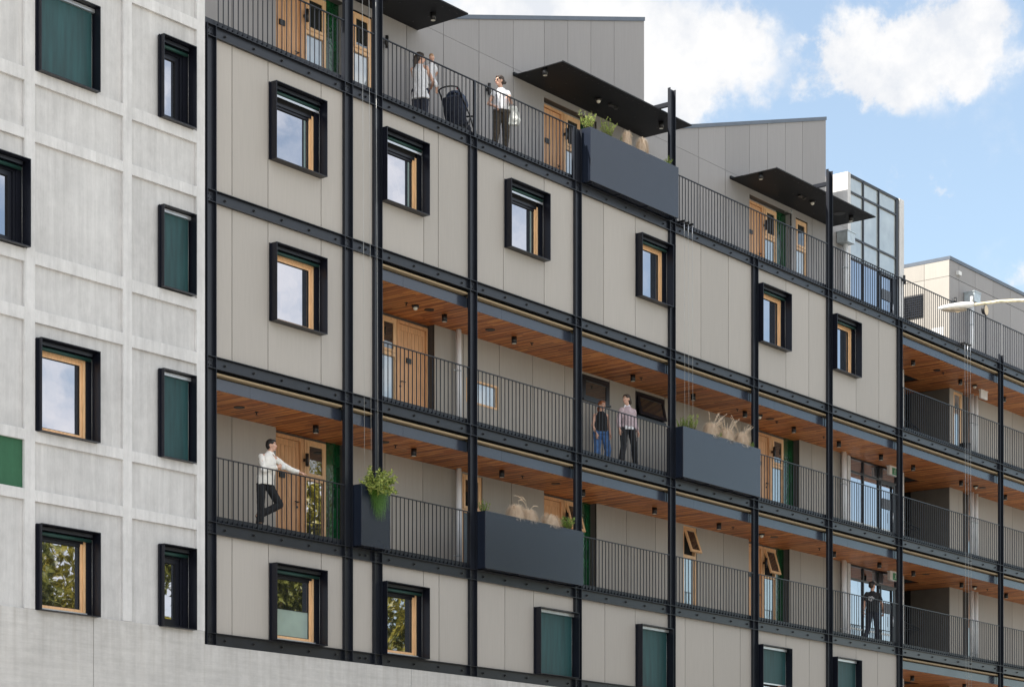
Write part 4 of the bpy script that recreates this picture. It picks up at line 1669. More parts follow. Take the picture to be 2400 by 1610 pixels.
# wall lights
WL = [(3.523 + 1.0, YD - .03, D + 2.03, 'black cylinder wall light beside the door behind the cream shirted man'), (12.63 + 1.0, YD - .03, D + 2.03, 'black cylinder wall light beside the door behind the lower wide planter'),
      (21.816 + 1.0, YD - .03, D + 2.03, 'black cylinder wall light beside the half open timber window, lower gallery'), (22.3 + .95, YD - .03, Cz + 2.03, 'black cylinder wall light beside the door of the middle gallery'),
      (3.523 + 1.0, YD - .03, A + 1.95, 'black cylinder wall light beside the first roof terrace door'), (12.63 + 1.0, YD - .03, A + 1.95, 'black cylinder wall light beside the door behind the roof planter'),
      (21.851 + 1.0, YD - .03, A + 1.95, 'black cylinder wall light beside the door nearest the stair tower'),
      (6.874, YR, A + 2.08, 'black cylinder wall light next to the roof terrace column'), (10.436, YR, A + 2.08, 'black cylinder wall light on the grey wall behind the woman in sunglasses'),
      (33.93, YR, A + 2.16, 'black cylinder wall light at the corner of the cream wall'), (30.53, YR, A + 2.1, 'black cylinder wall light on the concrete edge of the stair tower')]
proto5 = None
for x, y, z, lab in WL:
    if proto5 is None:
        proto5 = thing('wall_light', lab, 'wall light', (x, y, z), 'black cylinder wall lights')
        mb = MB()
        mb.tube([(0, -.085, -.13), (0, -.085, .13)], .038, 16)
        mb.build('cylinder', BLACK, proto5)
        mb = MB()
        mb.box(-.025, .025, -.06, .0, -.03, .03)
        mb.build('bracket', BLACK, proto5)
        o = proto5
    else:
        o = copy_tree(proto5)
        o.location = (x, y, z)
        o['label'] = lab
# sprinkler arms on the roof wall
for k, (x, lab) in enumerate(((13.95, 'small pale side sprinkler above the door behind the roof planter'), (23.7, 'small pale side sprinkler above the door nearest the stair tower'))):
    t_ = thing('side_sprinkler', lab, 'sprinkler', (x, YR, 20.33), 'side sprinklers on the roof terrace wall')
    mb = MB()
    mb.tube([(0, 0, 0), (0, -.22, 0)], .012, 8)
    mb.tube([(0, -.22, .02), (0, -.22, -.09)], .016, 8)
    mb.build('arm', GALV, t_)
# round floodlight
t_ = thing('round_floodlight', 'round cream faced floodlight with black housing on the far roof terrace', 'floodlight', (35.08, 1.1, A + 2.05))
mb = MB()
ax = Vector((.05, -1, 0)).normalized()
mb.tube([ax * -.10, (0, 0, 0)], [.10, .17], 22)
mb.tube([(0, 0, 0), ax * .03], .18, 22)
mb.tube([(0, 0, -.17), (0, 0, -1.93)], .025, 10)
mb.build('housing', BLACK, t_)
mb = MB()
mb.tube([ax * .031, ax * .036], .155, 22)
mb.build('lens', CREAM, t_)
# motion sensor on far wall
t_ = thing('wall_sensor', 'small cream sensor box high on the far grey wall', 'sensor', (34.25, YR, 20.95))
mb = MB()
mb.box(-.10, .10, -.09, 0, -.06, .06)
mb.build('body', WHITE, t_)

# exit signs
def exit_sign(x, y, z, lab):
    t_ = thing('exit_sign', lab, 'exit sign', (x, y, z), 'exit signs hung from the gallery ceilings')
    B('sign_box', WHITE, t_, (-.02, .50, -.03, .06, -.27, -.02), (-.04, .52, -.05, .08, -.02, 0))
    f = B('sign_face', SIGNG, t_, (.14, .49, -.035, -.0305, -.25, -.045))
    mb = MB()
    # running figure
    cx, cz = .30, -.145
    mb.ball((cx + .025, -.037, cz + .070), (.016, .002, .016))
    mb.tube([(cx + .018, -.037, cz + .048), (cx - .004, -.037, cz - .005)], [(.016, .002), (.013, .002)], 8, side=(1, 0, 0))
    for q in (((.012, .04), (.045, .025), (.055, .045)), ((.012, .04), (-.022, .030), (-.035, .005)), ((-.004, -.005), (.028, -.025), (.022, -.068)), ((-.004, -.005), (-.018, -.045), (-.055, -.055))):
        mb.tube([(cx + a, -.037, cz + b_) for a, b_ in q], [(.008, .002)] * 3, 8, side=(1, 0, 0))
    mb.build('running_figure', WHITE, f)
    B('doorway_mark', WHITE, f, (.40, .47, -.0375, -.0352, -.235, -.06))
    return t_


exit_sign(29.36, 1.45, Bz - .57, 'green exit sign on the middle gallery before the glass stair lobby')
exit_sign(29.40, 1.45, Cz - .57, 'green exit sign above the man in the black cap')
t_ = thing('exit_sign', 'white exit sign box with blank side under the upper right gallery ceiling', 'exit sign', (34.5, .98, A - .57), 'exit signs hung from the gallery ceilings')
B('sign_box', WHITE, t_, (-.05, .42, -.03, .03, -.27, -.02), (-.07, .44, -.05, .05, -.02, 0))

# stacked black chair-like bin behind the far railing of the upper gallery
t_ = thing('bin', 'small black bin by the timber window on the upper right gallery', 'bin', (33.95, 1.25, Bz + .12))
mb = MB()
mb.tube([(0, 0, 0), (0, 0, .62)], [.15, .19], 14)
mb.tube([(0, 0, .62), (0, 0, .66)], [.20, .19], 14)
mb.build('bin_body', BLACK, t_)

# ================================================================== street lamp
sl_ = thing('street_lamp', 'white street lamp head on a curved rusty cream arm before the far wing', 'street lamp', (3.3, -17.7, .11))
b0 = Vector((3.3, -17.7, .11))
mb = MB()
h0, h1 = Vector((1.24, -14.98, 10.345)) - b0, Vector((.93, -14.58, 10.285)) - b0
arm = [h0 + (h1 - h0) * .12, Vector((1.30, -15.06, 10.36)) - b0, Vector((1.5, -15.31, 10.405)) - b0, Vector((1.75, -15.64, 10.42)) - b0, Vector((2.1, -16.1, 10.37)) - b0, Vector((2.5, -16.65, 10.18)) - b0,
       Vector((2.9, -17.15, 9.8)) - b0, Vector((3.15, -17.5, 9.2)) - b0, Vector((3.3, -17.7, 8.3)) - b0]
mb.tube(arm, [.022, .022, .024, .026, .03, .034, .038, .045, .055], 14)
mb.build('arm', mat('weathered_cream_paint', (.62, .56, .40), .7, noise=(14, .35)), sl_)
mb = MB()
mb.tube([(0, 0, 0), (0, 0, 8.35)], [.11, .06], 16)
mb.build('pole', GALV, sl_)
hd = (h1 - h0)
mb = MB()
dirn = hd.normalized()
pts = [h0 + hd * u for u in (-.06, 0, .12, .35, .6, .82, .95, 1.0)]
pts = [p + Vector((0, 0, .012)) for p in pts]
mb.tube(pts, [(.035, .03), (.05, .038), (.06, .045), (.085, .05), (.085, .046), (.065, .036), (.035, .022), (.008, .008)], 18, side=dirn.cross(Vector((0, 0, 1))))
hm = mb.build('lamp_head', mat('lamp_head_white', (.74, .74, .72), .4, noise=(8, .08)), sl_)
mb = MB()
mb.ball(h0 + hd * .52 + Vector((0, 0, -.035)), (.075, .20, .035), Matrix.Rotation(math.atan2(-dirn.x, dirn.y), 3, 'Z'))
mb.build('lens', mat('dirty_lamp_lens', (.30, .25, .19), .35, noise=(20, .3)), hm)
mb = MB()
mb.ball(h0 + hd * .42 + Vector((0, 0, -.062)), (.028, .045, .022), Matrix.Rotation(math.atan2(-dirn.x, dirn.y), 3, 'Z'))
mb.build('bulb', CREAM, hm)
mb = MB()
mb.tube([h0 + Vector((0, 0, .05)), h0 + Vector((0, 0, .13))], .022, 10)
mb.build('light_cell', WHITE, hm)

# ================================================================== trees across the street (they show in the lower panes)
BARK = mat('bark', (.11, .08, .055), .9, noise=(12, .35), bump=(20, .4))
TLEAF = leafmat('tree_leaf', (.08, .09, .010), (.46, .38, .055), .4)
TLEAF2 = leafmat('tree_leaf_olive', (.06, .08, .015), (.28, .27, .05), .4)


def tree(x, y, h, rad, lab, m_, n=10000):
    t_ = thing('street_tree', lab, 'tree', (x, y, 0), 'trees along the far side of the street')
    tr = MB()
    tr.tube([(0, 0, 0), (.1, .05, h * .22), (-.05, .1, h * .42), (.1, 0, h * .62)], [.28, .22, .17, .10], 12)
    cl = []
    for k in range(14):
        a = k * 2.4
        zz = h * random.uniform(.32, .55)
        e = Vector((math.cos(a) * rad * random.uniform(.4, .75), math.sin(a) * rad * random.uniform(.4, .75), h * random.uniform(.42, .9)))
        tr.tube([(0, .05, zz), (e.x * .5, e.y * .5, (zz + e.z) / 2 + .3), tuple(e)], [.09, .06, .025], 8)
        cl.append((e, rad * random.uniform(.28, .48)))
    cl.append((Vector((0, 0, h * .86)), rad * .45))
    tr.build('trunk', BARK, t_)
    cr = MB()
    for k in range(n):
        c, r_ = random.choice(cl)
        v = rv()
        v = v.normalized() * (v.length ** .5)
        p = c + Vector((v.x * r_, v.y * r_, v.z * r_ * .95))
        dv = rv()
        dv.z -= .6
        leaf(cr, p, dv, rv(), random.uniform(.30, .55), random.uniform(.10, .20))
    cr.build('crown', m_, t_)


TN = ['olive street tree opposite the concrete building', 'broad yellow green street tree opposite the first column', 'tall olive street tree opposite the narrow planter', 'round yellow green street tree opposite the wide planter',
      'slim olive street tree opposite the middle gallery', 'low yellow green street tree opposite the tall post', 'dark olive street tree opposite the middle gallery planter']
for k, (x, h, rd) in enumerate(((11, 12.8, 3.6), (16.5, 12.8, 3.5), (22.5, 15.0, 3.8), (28, 19.0, 4.3), (33.5, 18.2, 4.2), (5, 12.0, 3.2), (39.5, 16.5, 3.6))):
    tree(x, -21.5 - (k % 2) * 1.2, h, rd, TN[k], TLEAF if k % 2 else TLEAF2)

# ================================================================== people
def fuse(mb, name, m_, parent, vox=.010, smooth=6, noise=0, nscale=.12):
    """join overlapping closed shapes into one continuous smooth surface"""
    o = mb.build(name, m_, None)
    r_ = o.modifiers.new('remesh', 'REMESH')
    r_.mode = 'VOXEL'
    r_.voxel_size = vox
    s_ = o.modifiers.new('smooth', 'SMOOTH')
    s_.factor = .5
    s_.iterations = smooth
    if noise:
        tx = bpy.data.textures.get('fold%d' % int(nscale * 100)) or bpy.data.textures.new('fold%d' % int(nscale * 100), 'CLOUDS')
        tx.noise_scale = nscale
        d_ = o.modifiers.new('folds', 'DISPLACE')
        d_.texture = tx
        d_.strength = noise
        d_.mid_level = .5
    dg = bpy.context.evaluated_depsgraph_get()
    me = bpy.data.meshes.new_from_object(o.evaluated_get(dg))
    old = o.data
    o.modifiers.clear()
    o.data = me
    bpy.data.meshes.remove(old)
    me.polygons.foreach_set('use_smooth', [True] * len(me.polygons))
    me.materials.clear()
    me.materials.append(m_)
    o.parent = parent
    return o


def limb(mb, pts, rr, seg=14):
    mb.tube(pts, rr, seg)
    for p, r_ in zip(pts, rr):
        q = r_ if isinstance(r_, tuple) else (r_, r_)
        mb.ball(p, (q[0], q[0], q[0]) if q[0] < q[1] else (q[1], q[1], q[1]), su=14, sv=10)


def hand(mb, wrist, d, palm_n, curl=.5, size=1.0, thumb=1):
    """palm, four bent fingers and a thumb; d: direction of the fingers, palm_n: where the palm faces"""
    d = Vector(d).normalized()
    n = Vector(palm_n)
    n = (n - d * n.dot(d)).normalized()
    s = d.cross(n) * thumb
    w = Vector(wrist)
    L = .095 * size
    pts = [w, w + d * L * .45, w + d * L]
    mb.tube(pts, [(.026 * size, .018 * size), (.041 * size, .015 * size), (.042 * size, .012 * size)], 12, side=s)
    mb.ball(w + d * L * .5, .024 * size)
    for k, ln in enumerate((.072, .080, .074, .058)):
        off = s * (.030 - .020 * k) * size
        p = w + d * L * .95 + off
        c = curl * (1 + .08 * k)
        chain, dr_ = [p], d
        for j, f_ in enumerate((.45, .32, .23)):
            dr_ = (dr_ * math.cos(c * (.5 + .45 * j)) + n * math.sin(c * (.5 + .45 * j))).normalized()
            p = p + dr_ * ln * f_ * size
            chain.append(p)
        mb.tube(chain, [.0092 * size, .0088 * size, .008 * size, .0066 * size], 8)
    p = w + d * L * .28 + s * .026 * size
    td = (d * .75 + s * .6 + n * .35).normalized()
    t2 = (d * .95 + s * .1 + n * .4).normalized()
    mb.tube([p, p + td * .036 * size, p + td * .036 * size + t2 * .028 * size, p + td * .036 * size + t2 * .048 * size], [.013 * size, .0115 * size, .010 * size, .008 * size], 8)


SKIN = mat('skin_fair', (.62, .37, .27), .5, noise=(9, .07))
SKIN2 = mat('skin_tan', (.50, .28, .19), .5, noise=(9, .07))
LIP = mat('lips', (.42, .14, .12), .45)
EYEW = mat('eye_white', (.65, .63, .60), .3)
EYED = mat('eye_dark', (.02, .015, .012), .2)


def head(mb, c, f, u, sc=1.0):
    f = Vector(f).normalized()
    u = Vector(u)
    u = (u - f * u.dot(f)).normalized()
    s = f.cross(u)
    M = Matrix((s, f, u)).transposed()
    P = lambda a, b_, z: Vector(c) + M @ Vector((a * sc, b_ * sc, z * sc))
    E_ = lambda p, r_: mb.ball(P(*p), tuple(v * sc for v in r_), M, 18, 14)
    E_((0, -.012, .025), (.074, .094, .092))      # skull
    E_((0, .020, .010), (.064, .068, .085))       # face
    E_((0, .030, -.058), (.048, .048, .045))      # jaw
    E_((0, .058, -.092), (.022, .022, .018))      # chin
    E_((0, .070, .038), (.052, .018, .014))       # brow
    E_((.030, .062, -.018), (.022, .022, .020))
    E_((-.030, .062, -.018), (.022, .022, .020))
    E_((0, .084, -.058), (.024, .012, .011))      # mouth mound
    mb.tube([P(0, .078, .022), P(0, .098, -.010), P(0, .108, -.026), P(0, .088, -.036)], [.008 * sc, .011 * sc, .0145 * sc, .010 * sc], 10)
    for q in (-1, 1):
        E_((q * .074, -.005, -.008), (.010, .022, .032))
    return P, M


def face_parts(t_, P, M, sc=1.0, eyes=True):
    mb = MB()
    mb.ball(P(0, .0945, -.055), (.020 * sc, .006 * sc, .005 * sc), M)
    mb.ball(P(0, .0935, -.063), (.017 * sc, .006 * sc, .005 * sc), M)
    mb.build('mouth', LIP, t_)
    if eyes:
        for q in (-1, 1):
            mb = MB()
            mb.ball(P(q * .031, .076, .010), (.014 * sc, .009 * sc, .008 * sc), M)
            e = mb.build('eye', EYEW, t_)
            mb = MB()
            mb.ball(P(q * .031, .0815, .010), (.0065 * sc, .0045 * sc, .0065 * sc), M)
            mb.build('iris', EYED, e)
            mb = MB()
            mb.tube([P(q * .014, .083, .028), P(q * .031, .085, .034), P(q * .048, .073, .029)], [.003, .004, .0025], 6)
            mb.build('eyebrow', EYED, t_)


def hair(t_, P, M, m_, sc=1.0, back=None, length=0, bun=None, fringe=True, noise=.012):
    mb = MB()
    E_ = lambda p, r_: mb.ball(P(*p), tuple(v * sc for v in r_), M, 16, 12)
    E_((0, -.026, .045), (.083, .094, .088))
    E_((0, -.052, .005), (.078, .072, .085))
    E_((0, .030, .088), (.062, .055, .030))
    if fringe:
        E_((.052, .018, .055), (.028, .050, .045))
        E_((-.052, .018, .055), (.028, .050, .045))
    if length:
        mb.tube([P(0, -.10, .03), P(0, -.125, -.06), P(0, -.12, -.06 - length * .5), P(0, -.09, -.06 - length)], [.045, .05, .042, .018], 12)
    if bun:
        for q in range(14):
            v = rv() * .035
            mb.ball(P(bun[0] + v.x, bun[1] + v.y, bun[2] + v.z), .022)
    return fuse(mb, 'hair', m_, t_, .008, 3, noise, .03)


def sh(a, b_):
    return Vector(a).lerp(Vector(b_), .5)


def figure(name, label, cat, loc, J, skin, top, topm, bot, botm, shoem, hairspec, scale=1.0, group='people on the galleries', f=None, hd=None, eyes=True, foot=None, bare_arm=True, sleeve=0, ss=.86, female=False):
    t_ = thing(name, label, cat, loc, group)
    V = {k: Vector(v) for k, v in J.items() if not k.startswith('hand')}
    for q in 'lr':
        dlt = V['s' + q] - V['neck']
        V['s' + q] = V['neck'] + Vector((dlt.x * ss, dlt.y * ss, dlt.z - (.035 if female else .02)))
        V['e' + q] = V['e' + q] + Vector((-dlt.x * (1 - ss) * .8, -dlt.y * (1 - ss) * .8, -.015))
    F_ = Vector(f).normalized()
    S_ = Vector((0, 0, 1)).cross(F_)       # towards the figure's own left... side axis
    HD = Vector(hd or f)
    body = MB()
    body.tube([V['neck'] + Vector((0, 0, -.05)), V['neck'], V['head'] + Vector((0, 0, -.06))], [.062, .052, .050], 14)
    P, M = head(body, V['head'], HD, (0, 0, 1), scale)
    # trunk
    w = .165 if not female else .145
    sx = (V['sl'] - V['sr']).normalized()
    body.tube([V['pel'] + Vector((0, 0, -.04)), V['pel'] + Vector((0, 0, .06)), V['pel'].lerp(V['neck'], .4), V['pel'].lerp(V['neck'], .72), V['pel'].lerp(V['neck'], .93)],
              [(w * .95, .10), (w * .98, .11), (w * .82, .098), (w * 1.0, .115), (w * .62, .07)], 18, side=sx)
    for q in 'lr':
        limb(body, [V['neck'].lerp(V['s' + q], .3) + Vector((0, 0, -.03)), V['s' + q]], [.055, .054])
        limb(body, [V['s' + q], sh(V['s' + q], V['e' + q]), V['e' + q]], [.052, .046, .038] if not female else [.045, .040, .033])
        limb(body, [V['e' + q], V['e' + q].lerp(V['w' + q], .35), V['w' + q]], [.038, .037, .025] if not female else [.034, .032, .022])
        limb(body, [V['h' + q], sh(V['h' + q], V['k' + q]), V['k' + q]], [.082, .072, .054])
        limb(body, [V['k' + q], V['k' + q].lerp(V['a' + q], .3), V['a' + q]], [.054, .053, .036])
        hdn = J.get('hand' + q)
        hand(body, V['w' + q], hdn[0] if hdn else (V['w' + q] - V['e' + q]), hdn[1] if hdn else S_ * (-1 if q == 'l' else 1), (hdn[2] if hdn else .45), .95 if female else 1.05, (hdn[3] if hdn and len(hdn) > 3 else 1))
    fuse(body, 'body', skin, t_, .0075, 3)
    face_parts(t_, P, M, scale, eyes)
    if hairspec:
        hair(t_, P, M, **hairspec)
    # upper garment
    g = MB()
    hem = top.get('hem', -.02)
    wf = top.get('wide', 1.12)
    N_ = V['neck']
    P0 = V['pel']
    g.tube([P0 + Vector((0, 0, hem)), P0 + Vector((0, 0, hem + .12)), P0.lerp(N_, .4), P0.lerp(N_, .72), P0.lerp(N_, .9), N_ + Vector((0, 0, .012))],
           [(w * wf * top.get('flare', 1.06), .13 * wf), (w * wf, .13 * wf), (w * wf * .95, .122 * wf), (w * wf * .98, .125 * wf), (w * .85, .10), (.066, .062)], 20, side=sx)
    sl = top.get('sleeve', 1.0)
    for q in 'lr':
        r1, r2, r3 = top.get('arm', (.066, .058, .048) if top.get('sleeve', 1.0) > 0 else (.050, .05, .04))
        limb(g, [N_.lerp(V['s' + q], .35) + Vector((0, 0, -.035)), V['s' + q] + Vector((0, 0, -.004))], [.058, r1 * .95])
        if sl > 0:
            e = V['s' + q].lerp(V['e' + q], min(1, sl * 2))
            g.tube([V['s' + q], e], [r1, r2], 14)
            g.ball(V['s' + q], r1)
            if sl > .5:
                g.ball(V['e' + q], r2)
                ww = V['e' + q].lerp(V['w' + q], (sl - .5) * 2)
                g.tube([V['e' + q], ww], [r2, r3], 14)
    fuse(g, top.get('name', 'shirt'), topm, t_, .011, 3, top.get('fold', .022), .09)
    if top.get('collar'):
        c_ = MB()
        c_.tube([N_ + Vector((0, 0, -.01)), N_ + Vector((0, 0, .045))], [(.072, .066), (.060, .056)], 16, side=sx)
        for q in (-1, 1):
            c_.tube([N_ + F_ * .05 + sx * .03 * q + Vector((0, 0, .03)), N_ + F_ * .085 + sx * .055 * q + Vector((0, 0, -.045))], [(.03, .008), (.012, .006)], 8, side=sx)
        fuse(c_, 'collar', top['collar'], t_, .007, 2)
    if top.get('tail'):      # a paler shirt tail showing below the jumper
        c_ = MB()
        c_.tube([P0 + Vector((0, 0, hem - .055)), P0 + Vector((0, 0, hem + .05))], [(w * wf * 1.03, .128 * wf), (w * wf * 1.0, .125 * wf)], 18, side=sx)
        fuse(c_, 'shirt_tail', top['tail'], t_, .011, 2, .02, .05)
    # trousers
    b_ = MB()
    b_.tube([P0 + Vector((0, 0, .075)), P0 + Vector((0, 0, .0)), P0 + Vector((0, 0, -.07))], [(w * .95, .115), (w * 1.08, .13), (w * 1.02, .13)], 18, side=sx)
    l1, l2, l3 = bot.get('leg', (.098, .072, .062))
    ce = bot.get('to', .95)
    for q in 'lr':
        limb(b_, [V['h' + q] + Vector((0, 0, -.01)), sh(V['h' + q], V['k' + q]), V['k' + q]], [l1, (l1 + l2) / 2, l2])
        ee = V['k' + q].lerp(V['a' + q], ce)
        b_.tube([V['k' + q], sh(V['k' + q], ee), ee], [l2, (l2 + l3) / 2, l3], 14)
    fuse(b_, bot.get('name', 'trousers'), botm, t_, .011, 3, bot.get('fold', .020), .08)
    for q in 'lr':
        fd = Vector((foot or {}).get(q, f)).normalized()
        a_ = V['a' + q]
        up = Vector((0, 0, 1))
        up = (up - fd * up.dot(fd)).normalized()
        s = MB()
        hl = a_ - up * .055 - fd * .045
        s.tube([hl, hl + fd * .09, hl + fd * .19, hl + fd * .255], [(.038, .036), (.042, .040), (.046, .028), (.030, .018)], 14, side=fd.cross(up))
        s.ball(hl + fd * .005, .036)
        s.tube([a_ + up * .02, a_ - up * .045], [.044, .045], 12)
        fuse(s, 'shoe', shoem, t_, .009, 2)
    return t_, P, M, V


CAMF = Vector((.789, .614, 0))
CAMR = Vector((.614, -.789, 0))
BLK = mat('black_cloth', (.012, .012, .014), .85, noise=(20, .2))
NAVY = mat('navy_cloth', (.016, .020, .036), .85, noise=(20, .2))
WCL = mat('white_cotton', (.74, .74, .76), .85, noise=(6, .04))
CREAMS = mat('cream_linen', (.82, .79, .73), .85, noise=(14, .06))
DENIM = mat('blue_denim', (.07, .16, .36), .85, noise=(7, .35))
PINK = mat('dusty_pink_knit', (.46, .36, .38), .9, noise=(30, .12))
OLIVE = mat('dark_brown_cloth', (.055, .042, .028), .85, noise=(16, .2))
HBR = mat('dark_brown_hair', (.035, .022, .014), .6, noise=(40, .4))
HBK = mat('black_hair', (.012, .010, .009), .55, noise=(40, .4))
HRED = mat('auburn_hair', (.26, .085, .03), .55, noise=(40, .4))
SHOE = mat('dark_shoe', (.02, .018, .016), .6)

# man in cream shirt leaning on the lower gallery railing
hdv = CAMR * .95 - CAMF * .22
t_, P, M, V = figure('person', 'man in cream shirt and black trousers leaning on the railing with a mug', 'person', (1.97, .44, D + .12),
    dict(pel=(0, 0, .93), neck=(.10, -.01, 1.50), head=(.15, -.03, 1.665), sl=(.30, -.02, 1.43), sr=(-.10, .02, 1.43), el=(.47, -.22, 1.24), wl=(.60, -.36, 1.135 + .03),
         er=(-.16, -.10, 1.14), wr=(.05, -.30, 1.20), hl=(.085, 0, .90), hr=(-.09, .02, .90), kl=(.24, -.16, .50), kr=(-.10, .02, .50), al=(-.13, .08, .26), ar=(-.10, .03, .10),
         handl=((.5, -.3, -.12), (0, .2, -1), .35, -1), handr=((.8, -.25, .15), (0, 1, 0), .9, 1)),
    SKIN, dict(name='shirt', hem=-.06, wide=1.12, sleeve=.97, arm=(.060, .055, .047), collar=CREAMS, fold=.035), CREAMS, dict(leg=(.100, .078, .068), to=.93), BLK, SHOE,
    dict(m_=HBK, fringe=True, noise=.004), ss=.94, f=(.25, -1, 0), hd=hdv, foot={'l': (-.25, -.1, -.9), 'r': (.2, -1, 0)})
# mug in his hand
mg = thing('mug', 'white mug held in front of the cream shirt', 'mug', (1.97 + .155, .44 - .335, D + .12 + 1.16))
mb = MB()
mb.tube([(0, 0, 0), (0, 0, .10)], [.038, .041], 18)
mb.build('cup', WHITE, mg)
mb = MB()
mb.tube([(.036 * math.cos(0) + .030 * math.sin(a), 0, .05 + .030 * math.cos(a)) for a in [k * math.pi / 6 for k in range(7)]], .006, 8)
mb.build('handle', WHITE, mg)

# woman holding a baby on the roof terrace
fw_ = (CAMR * .55 + CAMF * .84)
t_, P, M, V = figure('person', 'woman in a long white sleeveless shirt holding a baby on her shoulder', 'person', (7.33, 1.0, A + .12),
    dict(pel=(0, 0, .93), neck=(-.02, .0, 1.46), head=(.02, .02, 1.62), sl=(-.10, .17, 1.40), sr=(.02, -.18, 1.40), el=(.12, .28, 1.12), wl=(.26, .10, 1.18),
         er=(.20, -.22, 1.12), wr=(.36, .0, 1.06), hl=(-.05, .08, .90), hr=(.04, -.08, .90), kl=(-.04, .09, .50), kr=(.05, -.07, .50), al=(-.05, .09, .10), ar=(.02, -.07, .10),
         handl=((.3, -.5, .2), (-.6, -.3, 0), .5, 1), handr=((.5, .6, .1), (-.5, .1, .5), .4, 1)),
    SKIN, dict(name='shirt', hem=-.22, wide=1.22, flare=1.25, sleeve=0, fold=.035), WCL, dict(leg=(.105, .088, .078), to=.95, fold=.025), NAVY, SHOE,
    dict(m_=HBR, length=.40, noise=.010), f=fw_, hd=CAMR * .9 + CAMF * .35, female=True)
# baby
bb = thing('person', 'bald baby in a white suit held against the shoulder of the woman', 'person', (7.33 + .27, 1.0 - .07, A + .12 + 1.12), 'people on the galleries')
body = MB()
Pb, Mb = head(body, (.02, -.01, .565), (CAMF * .9 + CAMR * .3), (0, 0, 1), .74)
body.tube([(0, 0, .02), (0, 0, .20), (.01, 0, .38), (.015, 0, .46)], [(.085, .075), (.085, .075), (.08, .065), (.04, .04)], 14)
limb(body, [(.06, -.06, .36), (.10, -.10, .26), (.12, -.02, .20)], [.030, .027, .022])
limb(body, [(-.02, .08, .36), (-.08, .10, .30), (-.12, .04, .30)], [.030, .027, .022])
limb(body, [(.03, -.05, .04), (.10, -.09, -.06), (.12, -.06, -.17)], [.050, .042, .028])
limb(body, [(-.02, .06, .04), (.04, .10, -.06), (.06, .10, -.16)], [.050, .042, .028])
hand(body, (.12, -.02, .20), (.1, .4, -.2), (-1, 0, 0), .6, .5)
hand(body, (-.12, .04, .30), (-.4, -.2, 0), (0, 0, -1), .6, .5)
fuse(body, 'body', SKIN, bb, .008, 3)
g = MB()
g.tube([(0, 0, -.03), (0, 0, .20), (.01, 0, .38), (.015, 0, .455)], [(.105, .09), (.10, .088), (.095, .08), (.045, .045)], 16)
limb(g, [(.05, -.05, .38), (.09, -.09, .29)], [.045, .040])
limb(g, [(-.02, .07, .38), (-.07, .095, .31)], [.045, .040])
limb(g, [(.03, -.05, .04), (.09, -.085, -.04)], [.065, .050])
limb(g, [(-.02, .06, .04), (.03, .095, -.04)], [.065, .050])
fuse(g, 'baby_suit', WCL, bb, .010, 3, .012, .05)
mb = MB()
mb.ball(Pb(0, -.045, .045), (.052, .045, .052), Mb)
mb.build('hair', mat('fine_blond_hair', (.38, .22, .12), .7), bb)

# woman in sunglasses
fd_ = (-CAMR * .72 - CAMF * .55)
t_, P, M, V = figure('person', 'woman in sunglasses, white top and brown trousers carrying a white tote bag', 'person', (9.43, .42, A + .12),
    dict(pel=(0, 0, .93), neck=(-.02, 0, 1.42), head=(-.07, -.0, 1.575), sl=(.11, -.12, 1.36), sr=(-.12, .13, 1.36), el=(.10, -.22, 1.10), wl=(-.10, -.30, 1.17),
         er=(-.20, .24, 1.10), wr=(-.17, .02, .98), hl=(.06, -.06, .90), hr=(-.06, .07, .90), kl=(.11, -.04, .50), kr=(-.12, .05, .50), al=(.16, .02, .11), ar=(-.22, .02, .11),
         handl=((-.6, -.1, -.25), (0, 0, -1), .6, 1), handr=((-.3, -.4, -.5), (.4, -.5, 0), .5, 1)),
    SKIN, dict(name='top', hem=.0, wide=1.14, sleeve=.16, arm=(.066, .062, .05), fold=.02), WCL, dict(leg=(.112, .085, .070), to=.82, fold=.022), OLIVE, SHOE,
    dict(m_=HBR, bun=(0, -.13, .0), noise=.012), f=fd_, hd=(-CAMR * .8 - CAMF * .6), eyes=False, female=True)
mb = MB()
for q in (-1, 1):
    mb.ball(P(q * .034, .088, .010), (.029, .008, .025), M)
    mb.tube([P(q * .060, .078, .016), P(q * .076, .0, .010)], .003, 6)
mb.tube([P(-.01, .094, .018), P(.01, .094, .018)], .003, 6)
mb.build('sunglasses', BLACK, t_)
tb = thing('tote_bag', 'white cloth tote bag hanging from the elbow of the woman in sunglasses', 'bag', (9.43 + .17, .42 - .16, A + .12 + .60))
g = MB()
g.tube([(-.0, 0, .02), (.01, 0, .15), (0, 0, .36), (-.02, 0, .44)], [(.15, .06), (.19, .075), (.15, .05), (.10, .03)], 16, side=CAMR)
fuse(g, 'bag_body', mat('calico', (.66, .67, .63), .9, noise=(5, .08)), tb, .012, 3, .04, .1)
mb = MB()
for q in (-1, 1):
    p = CAMR * .07
    mb.tube([Vector((-.02, 0, .42)) - p + CAMF * .02 * q, Vector((-.03, -.02, .52)) - p * .4 + CAMF * .02 * q, Vector((-.03, -.02, .52)) + p * .4 + CAMF * .02 * q, Vector((-.02, 0, .42)) + p + CAMF * .02 * q], [(.012, .004)] * 4, 8)
mb.build('strap', mat('calico_strap', (.40, .38, .34), .9), tb)

